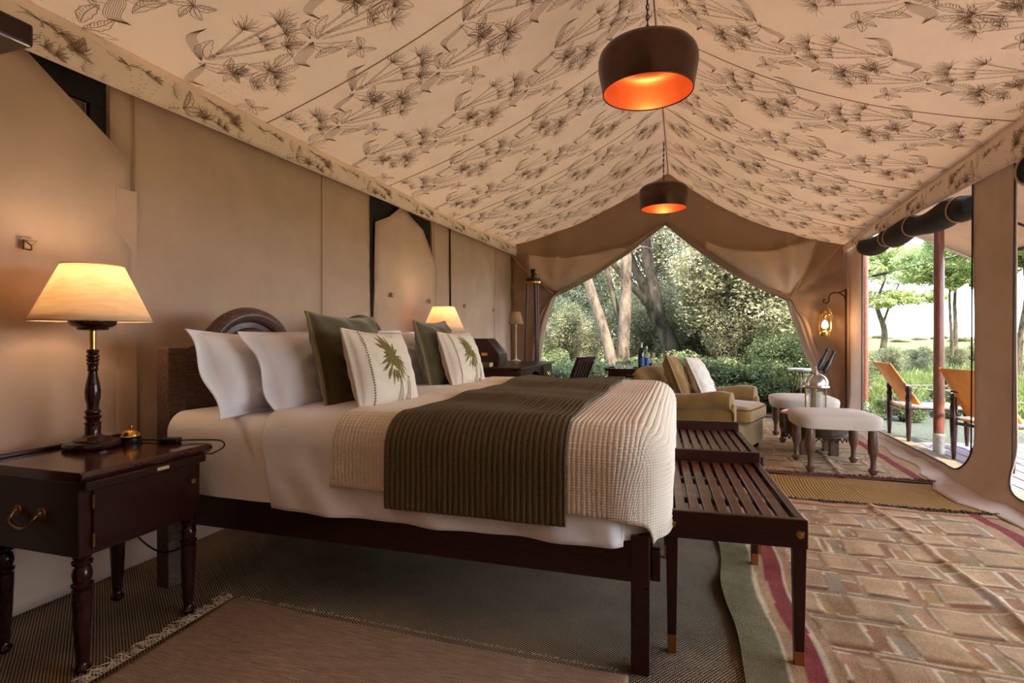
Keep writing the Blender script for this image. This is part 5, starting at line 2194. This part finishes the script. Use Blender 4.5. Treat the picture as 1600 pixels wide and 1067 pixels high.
mb.lathe([(.04, .235), (.045, .25), (.04, .28), (.03, .30), (.034, .31), (.024, .33), (.008, .335)], 18)
mb.build('chimney', MAT['brass'], t, True)
mb = MB()
mb.tube(smooth_path([(-.07, 0, .2), (-.08, .01, .25), (-.05, .01, .33), (0, 0, .405), (.05, -.01, .33), (.08, -.01, .25), (.07, 0, .2)], 5), .0022, 6)
mb.build('bail_handle', MAT['brass'], t, True)
mb = MB()
mb.lathe([(.010, .10), (.028, .115), (.030, .145), (.02, .18), (.006, .20)], 12)
mb.build('flame', m_emit('lantern_flame', (1, .66, .32, 1), 7), t, True)
ld = bpy.data.lights.new('lantern_glow', 'POINT')
ld.energy = 2.2
ld.color = (1, .55, .25)
ld.shadow_soft_size = .03
l = link(bpy.data.objects.new('lantern_glow', ld), t)
l.location = (0, -.12, .14)

# ------------------------------------------------------------------ deck, camp chairs
deck = structure(obj('deck', None))
me = None
k = 0
x = 2.10
while x < 4.6:
    yend = 6.72 + .25 * (x - 2.2)
    mb = MB()
    mb.box(0, .135, -1.0, yend, -.055, -.02)
    o = mb.build('plank', MAT['deck'], deck, bev=.004)
    o.location.x = x
    x += .145


def camp_chair(label, loc, rz):
    """faces local +x"""
    t = thing('camp_chair', label, 'chair', loc, rz, 'orange leather camp chairs on the deck')
    for nm, x, y, h in (('front_leg', .27, -.26, .58), ('front_leg', .27, .26, .58), ('back_leg', -.24, -.26, .60), ('back_leg', -.24, .26, .60)):
        mb = MB()
        mb.lathe([(.014, 0), (.018, .06), (.026, .22), (.030, .34), (.030, .42), (.024, .44), (.030, .47), (.022, .52), (.030, .55), (.024, h), (.004, h + .006)], 14, (x, y, 0))
        mb.build(nm, MAT['turned'], t, True)
    for y in (-.26, .26):
        mb = MB()
        mb.tube([(-.24, y, .37), (.27, y, .37)], .016, 8)
        mb.build('side_rail', MAT['turned'], t, True)
    for x in (-.24, .27):
        mb = MB()
        mb.tube([(x, -.26, .33), (x, .26, .33)], .014, 8)
        mb.build('cross_rail', MAT['turned'], t, True)
    n = 12
    P = np.zeros((n, 8, 3))
    for i in range(n):
        for j in range(8):
            s = j / 7 * 2 - 1
            q = i / (n - 1)
            P[i, j] = (-.24 + .56 * q, s * .255, .375 + .02 * (abs(s) ** 2) - .015 + .012 * math.sin(q * PI) * -1)
    o = grid_obj('seat_sling', P, MAT['leather'], t)
    solidify(o, .012)
    P = np.zeros((n, 8, 3))
    for i in range(n):
        for j in range(8):
            s = j / 7 * 2 - 1
            q = i / (n - 1)
            P[i, j] = (-.13 - .27 * q + .025 * (1 - s * s) * -1, s * .235, .40 + .43 * q)
    bk = grid_obj('back_sling', P, MAT['leather'], t)
    solidify(bk, .010)
    for s in (-1, 1):
        mb = MB()
        mb.tube([(-.125, s * .235, .40), (-.405, s * .235, .835)], .011, 8)
        mb.build('back_stile', MAT['leather'], t, True)
        mb = MB()
        mb.tube(smooth_path([(-.24, s * .27, .585), (0, s * .275, .565), (.27, s * .27, .575)], 6), .016, 6, flat=.25)
        mb.build('arm_strap', MAT['walnut'], t, True)
    mb = MB()
    mb.tube([(-.13, -.235, .415), (-.13, .235, .415)], .014, 8)
    mb.build('back_bar', MAT['turned'], t, True)
    mb = MB()
    mb.tube([(-.275, -.25, .62), (-.275, .25, .62)], .010, 8)
    mb.build('pivot_bar', MAT['turned'], t, True)
    mb = MB()
    mb.lathe([(.022, 0), (.022, .003), (.002, .004)], 14, (0, 0, 0), Matrix.Translation((-.345, -.0, .775)) @ Matrix.Rotation(math.radians(57), 4, 'Y'))
    mb.build('round_badge', MAT['silver'], bk, True)
    return t


c1 = camp_chair('orange leather camp chair with dark turned legs at the far deck end', (2.50, 6.92, -.02), math.radians(1))
c2 = copy_tree(c1)
c2.location = (2.69, 5.78, -.02)
c2.rotation_euler.z = math.radians(24)
c2['label'] = 'orange leather camp chair nearer the tent, partly hidden behind canvas column'
t = thing('camp_stool', 'small dark crossed leg folding stool on the deck behind the pole', 'stool', (2.80, 6.25, -.02))
for a in (20, 140, 260):
    ca, sa = math.cos(math.radians(a)), math.sin(math.radians(a))
    mb = MB()
    mb.tube([(-ca * .08, -sa * .08, .40), (ca * .16, sa * .16, 0)], .013, 8)
    mb.build('leg', MAT['turned'], t, True)
mb = MB()
mb.lathe([(.02, .38), (.15, .395), (.155, .405), (.02, .40)], 20)
mb.build('seat', MAT['leather'], t, True)

# ------------------------------------------------------------------ outdoors: ground, trees, bushes, grass
gx = np.concatenate([-np.geomspace(300, 3, 24), np.linspace(-2, 10, 40), np.geomspace(11, 400, 34)])
gy = np.concatenate([np.linspace(-60, 2, 14), np.linspace(3, 20, 40), np.geomspace(21, 900, 40)])
P = np.zeros((len(gx), len(gy), 3))
for i, x in enumerate(gx):
    for j, y in enumerate(gy):
        P[i, j] = (x, y, -.10 + (.05 * nz(x * .3, y * .3) if max(abs(x), abs(y)) < 40 else .0))
ground = structure(grid_obj('ground', P, MAT['ground']))
P = np.zeros((50, 40, 3))
for i in range(50):
    for j in range(40):
        x, y = -9 + 11.5 * i / 49, 8.05 + 11 * j / 39
        P[i, j] = (x, y, -.035 + .04 * nz(x * .7, y * .7, 4))
structure(grid_obj('ground_litter', P, MAT['litter']))
t = NT('grey_gravel')
v = t.coord()
f = t.noise(v, 26, 6, 0.8)
col = t.ramp(f, [(0.36, lin(56, 56, 50)), (0.5, lin(100, 98, 88)), (0.62, lin(104, 112, 72))])
MAT['gravel'] = t.pbr(col, 0.95, 0, t.bump(f, 1.0, 0.03), spec=0.1)
P = np.zeros((40, 40, 3))
for i in range(40):
    for j in range(40):
        u_, v_ = i / 39, j / 39
        x = 2.1 + 5.4 * u_
        y = 6.3 + (3.6 + .5 * math.sin(x * 2)) * v_ - .25 * (x - 2.1)
        P[i, j] = (x, y, -.075 + .03 * nz(x * 1.5, y * 1.5, 6))
structure(grid_obj('ground_gravel', P, MAT['gravel']))
mb = MB()
mb.box(-2.5, 2.2, 8.0, 8.14, -.03, .03)
structure(mb.build('trim_sill', MAT['post_wood'], bev=.006))


def leaves(n, fn, size, seed, aspect=.5, droop=0.0):
    """n leaf diamonds at points fn(rng, n) -> (n,3)"""
    rg = np.random.default_rng(seed)
    c = fn(rg, n)
    n = len(c)
    d = rg.normal(size=(n, 3))
    d[:, 2] = d[:, 2] * .5 - droop
    d /= np.linalg.norm(d, axis=1, keepdims=True)
    e = rg.normal(size=(n, 3))
    e -= d * np.sum(e * d, 1, keepdims=True)
    e /= np.linalg.norm(e, axis=1, keepdims=True)
    s = size * rg.uniform(.6, 1.4, (n, 1))
    V = np.stack([c - d * s * .5, c + e * s * aspect * .5, c + d * s * .5, c - e * s * aspect * .5], 1).reshape(-1, 3)
    Fq = np.arange(n * 4).reshape(n, 4)
    return V, Fq


def blobs(cs):
    """leaf points on clustered shells: cs = list of (x,y,z,rx,ry,rz,weight)"""
    cs = np.array(cs, float)
    def fn(rg, n):
        w = cs[:, 6] / cs[:, 6].sum()
        k = rg.choice(len(cs), n, p=w)
        d = rg.normal(size=(n, 3))
        d /= np.linalg.norm(d, axis=1, keepdims=True)
        r = rg.uniform(.25, 1.0, (n, 1)) ** .5
        # twig clumps
        p = cs[k, :3] + d * r * cs[k, 3:6]
        cl = rg.normal(size=(240, 3)) * .5
        return p + .06 * cs[k, 3:4] * np.sin(p[:, [1, 2, 0]] * 9 + k[:, None])
    return fn


LEAFM = {}


def leaf_mesh(key, n, fn, size, mat, seed, aspect=.5, droop=0.0):
    V, Fq = leaves(n, fn, size, seed, aspect, droop)
    LEAFM[key] = np_mesh(key, V, Fq, MAT[mat], False)
    return LEAFM[key]


def trunk_part(name, pts, rads, mat, parent, seg=10):
    mb = MB()
    path = smooth_path(pts, 5)
    n = len(path)
    rr = [np.interp(i / (n - 1), np.linspace(0, 1, len(rads)), rads) * (1 + .08 * nz(i * .7, rads[0] * 9)) for i in range(n)]
    mb.tube(path, rr, seg)
    return mb.build(name, MAT[mat], parent, True, recalc=False)


# thicket bushes of three kinds, reused by copying
def bush_blobs(seed, w, h, n):
    rr = random.Random(seed)
    return [(rr.uniform(-w, w) * .6, rr.uniform(-w, w) * .5, rr.uniform(.18, .85) * h, rr.uniform(.3, .6) * w, rr.uniform(.3, .6) * w, rr.uniform(.16, .3) * h, 1) for _ in range(n)]


leaf_mesh('bush_olive', 30000, blobs(bush_blobs(1, 1.3, 3.4, 16)), .07, 'leaf_olive', 1)
leaf_mesh('bush_green', 22000, blobs(bush_blobs(2, 1.2, 2.2, 14)), .066, 'leaf_green', 2, .45, .4)
leaf_mesh('bush_low', 12000, blobs(bush_blobs(3, .9, 1.0, 12)), .06, 'leaf_green', 3)
leaf_mesh('bush_tall', 34000, blobs(bush_blobs(4, 1.5, 5.2, 20)), .075, 'leaf_olive', 4)


def bush(key, loc, s, rz, label, group, stem_mat='bark_dark', sz=None):
    o = thing('bush' if key != 'bush_tall' else 'thicket_tree', label, 'bush' if key != 'bush_tall' else 'tree', loc, rz, group)
    o.scale = (s, s, sz or s)
    stuff(obj('foliage', LEAFM[key], o))
    rr = random.Random(int(loc[0] * 100 + loc[1] * 10))
    for k in range(3):
        a = rr.uniform(0, 6.28)
        h = 2.6 if key == 'bush_tall' else 1.4 if key != 'bush_low' else .5
        trunk_part('stem', [(0.1 * math.cos(a), .1 * math.sin(a), -.1), (.2 * math.cos(a), .2 * math.sin(a), h * .5), (.55 * math.cos(a + .3), .5 * math.sin(a + .3), h)], [.05, .04, .015], stem_mat, o, 7)
    return o


# (kind, x, y, scale, turn)
BK = [
    ('bush_tall', -4.9, 14.2, 1.0, 0.2), ('bush_tall', -3.0, 15.0, .95, 1.6), ('bush_tall', 1.15, 13.8, .72, 4.0), ('bush_tall', 2.2, 13.4, .80, 5.1),
    ('bush_tall', 1.95, 11.9, .66, 3.3), ('bush_tall', -.6, 16.6, .6, 2.7),
    ('bush_olive', -4.2, 11.8, .8, .3), ('bush_olive', -3.0, 12.6, .75, 1.3), ('bush_olive', .35, 12.0, .80, 2.2), ('bush_olive', 1.35, 10.95, .84, 3.1), ('bush_olive', 2.1, 10.7, .80, 4.2), ('bush_olive', -1.0, 13.0, .72, 5.5), ('bush_olive', -2.2, 11.4, .55, 1.9), ('bush_olive', .95, 10.3, .55, .4),
    ('bush_green', -3.3, 10.2, .60, .0), ('bush_green', -2.45, 9.9, .42, 1.0), ('bush_green', 1.75, 9.6, .6, 3.0), ('bush_green', 2.3, 9.3, .42, 4.0), ('bush_green', 1.35, 9.7, .5, 5.0),
    ('bush_low', -2.6, 9.1, .8, .0), ('bush_low', -1.75, 9.3, .8, 1.0), ('bush_low', 1.55, 9.0, .6, 2.0), ('bush_low', 2.05, 8.75, .55, 3.0), ('bush_low', -.55, 10.1, .8, 4.0), ('bush_low', .4, 9.5, .9, 5.0), ('bush_low', .95, 9.2, .8, 1.5),
]
LBK = {'bush_tall': 'tall olive leaved tree in the thicket behind the opening', 'bush_olive': 'dense olive bush in the thicket behind the opening',
       'bush_green': 'mid green leafy bush growing before the thicket', 'bush_low': 'low green shrub just outside the tent opening'}
ORD = ['leftmost', 'second from the left', 'third from the left', 'fourth from the left', 'fifth from the left', 'sixth from the left', 'seventh from the left', 'eighth from the left', 'ninth from the left', 'tenth from the left']
GRP = {'bush_tall': 'thicket trees', 'bush_olive': 'olive thicket bushes', 'bush_green': 'green thicket bushes', 'bush_low': 'low undergrowth shrubs'}
for key in LBK:
    row = sorted([b for b in BK if b[0] == key], key=lambda b: b[1] / b[2])
    for i, (_, x, y, s, rz) in enumerate(row):
        bush(key, (x, y, -.08), s, rz, LBK[key] + ', ' + ('rightmost' if i == len(row) - 1 else ORD[i]), GRP[key])

# the big trunks seen through the opening
t = thing('leaning_tree', 'grey lichened tree trunk leaning left behind the drinks table', 'tree', (-1.12, 10.3, -.1))
trunk_part('trunk', [(.02, 0, 0), (-.10, .0, .6), (-.28, .05, 1.3), (-.58, .1, 2.2), (-.85, .1, 3.2), (-1.1, .1, 4.4)], [.12, .105, .10, .095, .085, .07], 'bark', t, 14)
stuff(obj('foliage', LEAFM['bush_tall'], t)).location = (-1.2, .6, 3.2)
t = thing('upright_tree', 'stout upright lichened tree trunk forking above the drinks table', 'tree', (-1.10, 10.55, -.1))
trunk_part('trunk', [(0, 0, 0), (.02, .0, .7), (.06, .0, 1.4), (.09, .05, 2.2), (.10, .1, 3.2), (.2, .1, 5.0)], [.16, .135, .115, .105, .10, .08], 'bark', t, 14)
trunk_part('branch', [(.04, 0, 1.2), (-.18, .2, 2.0), (-.40, .3, 3.0), (-.45, .3, 3.8)], [.05, .055, .05, .04], 'bark_dark', t, 9)
trunk_part('branch', [(.10, .1, 2.75), (.35, .1, 2.9), (.6, .2, 2.85)], [.02, .018, .015], 'bark', t, 7)
stuff(obj('foliage', LEAFM['bush_tall'], t)).location = (.2, .8, 3.8)
t = thing('forked_tree', 'big forked tree with thick limbs right of the upright trunk', 'tree', (-.22, 11.3, -.1))
trunk_part('trunk', [(.25, 0, 0), (.12, 0, .7), (-.12, 0, 1.35), (-.34, 0, 1.75)], [.20, .18, .16, .15], 'bark_dark', t, 14)
trunk_part('limb', [(-.30, 0, 1.68), (-.52, 0, 2.0), (-.76, .05, 2.25), (-1.3, .1, 2.9)], [.11, .09, .08, .05], 'bark_dark', t, 12)
trunk_part('limb', [(-.32, 0, 1.72), (-.52, .05, 2.25), (-.74, .1, 2.7), (-1.0, .1, 3.6)], [.11, .09, .08, .06], 'bark_dark', t, 12)
trunk_part('limb', [(-.20, 0, 1.55), (-.32, .05, 2.2), (-.46, .1, 3.0), (-.56, .1, 4.6)], [.13, .12, .105, .08], 'bark', t, 12)
stuff(obj('foliage', LEAFM['bush_tall'], t)).location = (-.3, .9, 4.0)
t = thing('multi_stem_tree', 'dark many stemmed small tree in the thicket beyond the armchair', 'tree', (.72, 10.2, -.1))
for dx, top_ in ((-.45, 2.6), (-.2, 2.8), (.05, 2.7), (.3, 2.6), (.5, 2.3)):
    trunk_part('stem', [(dx * .1, 0, 0), (dx * .25, 0, 1.0), (dx, .0, top_)], [.075, .05, .02], 'bark_dark', t, 8)
stuff(obj('foliage', LEAFM['bush_olive'], t)).location = (0, .3, 1.3)

# savanna trees and bushes on the right
def acacia(seed, h, w, n):
    rr = random.Random(seed)
    return [(rr.uniform(-w, w), rr.uniform(-w, w) * .8, h + rr.uniform(-.28, .22) * h * .5, rr.uniform(.2, .42) * w, rr.uniform(.2, .42) * w, rr.uniform(.05, .1) * h, 1) for _ in range(n)]


leaf_mesh('acacia_crown', 30000, blobs(acacia(5, 6.4, 2.7, 44) + acacia(12, 5.6, 1.4, 10)), .16, 'leaf_bright', 6)
leaf_mesh('acacia_full', 34000, blobs(acacia(8, 5.8, 3.0, 40) + acacia(9, 3.8, 2.4, 16)), .17, 'leaf_bright', 7)


def sav_tree(key, loc, s, rz, label, stems):
    t = thing('savanna_tree', label, 'tree', loc, rz)
    t.scale = (s, s, s)
    stuff(obj('foliage', LEAFM[key], t))
    for pts, rd in stems:
        trunk_part('trunk', pts, rd, 'bark_dark', t, 10)
    return t


sav_tree('acacia_full', (9.1, 30.0, -.1), .80, .4, 'full crowned bright green tree just beyond the far tent pole', [([(0, 0, 0), (.2, 0, 1.8), (-.2, .1, 3.4), (.3, 0, 5.0)], [.2, .17, .12, .05]), ([(.1, 0, 2.2), (.8, .2, 3.6), (1.4, .2, 4.8)], [.08, .06, .03])])
sav_tree('acacia_crown', (9.75, 24.4, -.1), .62, 1.0, 'flat crowned tree with two slender dark trunks between pole and column', [([(-.35, 0, 0), (-.55, 0, 2.0), (-.50, .1, 4.0), (-.7, 0, 6.6)], [.12, .09, .07, .04]), ([(.15, 0, 0), (.45, 0, 2.2), (.75, .1, 3.8), (.35, 0, 4.8), (.1, 0, 5.6), (.3, 0, 6.6)], [.14, .12, .10, .08, .06, .03])])
sav_tree('acacia_crown', (9.25, 19.3, -.1), .62, 2.6, 'forked slender tree seen right of the canvas column', [([(0, 0, 0), (-.1, 0, 2.0), (-.3, 0, 4.0), (-.1, 0, 6.4)], [.15, .12, .09, .04]), ([(0, 0, 1.2), (.5, 0, 3.0), (.7, 0, 6.2)], [.10, .08, .04])])
leaf_mesh('sav_bush', 14000, blobs(bush_blobs(7, 1.4, 1.9, 16)), .085, 'leaf_olive', 8)
leaf_mesh('sav_bush_dark', 9000, blobs(bush_blobs(8, .9, 1.2, 12)), .065, 'leaf_green', 9, .5, .3)
LEAFM['bush_sav'] = LEAFM['sav_bush']
for x, y, s, rz, key, lb in ((5.2, 17.0, .46, 0, 'sav_bush', 'rounded savanna bush directly behind the far tent pole'), (7.6, 21.5, .42, 1, 'sav_bush', 'wide savanna bush left of the slender twin trunks'),
                             (3.75, 9.4, .50, 2, 'sav_bush_dark', 'dark green bush right behind the far orange chair'), (2.95, 8.9, .36, 3, 'sav_bush_dark', 'small leafy plant at the foot of the far pole'),
                             (9.8, 24.4, .42, 4, 'sav_bush', 'shaded bush around the base of the twin trunks'), (11.4, 26.5, .5, 5, 'sav_bush', 'shrub in the meadow beside the canvas column edge'), (9.3, 19.6, .34, 2, 'sav_bush', 'low shrub at the base of the forked tree')):
    bush(key, (x, y, -.1), s, rz, lb, None, 'bark_dark')
# far bush line on the horizon
rr = random.Random(21)
for k in range(46):
    a = math.radians(14 + 62 * k / 45)
    d = (130, 190, 260)[k % 3] + rr.uniform(-12, 12)
    o = obj('horizon_bush', LEAFM['sav_bush'])
    o.location = (math.sin(a) * d, math.cos(a) * d, -.2)
    s = d / 110 * rr.uniform(.7, 1.1)
    o.scale = (s * 1.7, s * 1.4, s * .45)
    o.rotation_euler.z = rr.uniform(0, 6)
    tag(o, 'low distant bush in the line along the savanna horizon', 'bush', 'bushes along the horizon')
# background wood behind the tent so that no bare horizon shows between the thicket trees
for k in range(9):
    x = -15 + 1.95 * k
    bush('bush_tall', (x, 17.5 + 1.5 * (k % 2), -.1), 1.15, k * 1.1, 'tall olive tree farther back in the wood behind the tent', 'trees of the wood behind', 'bark_dark')


def blade_field(name, n, region, hgt, seed, label, mat='grass', wid=.02):
    rg = np.random.default_rng(seed)
    x = rg.uniform(region[0], region[1], n)
    y = rg.uniform(region[2], region[3], n)
    h = hgt * rg.uniform(.5, 1.3, n)
    a = rg.uniform(0, 2 * PI, n)
    lx, ly = rg.normal(0, .35, n) * h, rg.normal(0, .35, n) * h
    z0 = np.full(n, -.12)
    w = wid
    V = np.stack([np.stack([x - np.cos(a) * w, y - np.sin(a) * w, z0], -1), np.stack([x + np.cos(a) * w, y + np.sin(a) * w, z0], -1),
                  np.stack([x + lx * .4 + np.cos(a) * w * .7, y + ly * .4 + np.sin(a) * w * .7, z0 + h * .6], -1), np.stack([x + lx, y + ly, z0 + h], -1)], 1).reshape(-1, 3)
    o = obj(name, np_mesh(name, V, np.arange(n * 4).reshape(n, 4), MAT[mat], False))
    return tag(o, label, 'grass', None, 'stuff')


blade_field('grass', 26000, (2.4, 9, 9.6, 17), .24, 4, 'rough bright green grass growing beyond the wooden deck', wid=.012)
blade_field('meadow_grass', 22000, (5, 34, 14, 46), .24, 5, 'tall pale savanna grass across the open meadow', wid=.03)
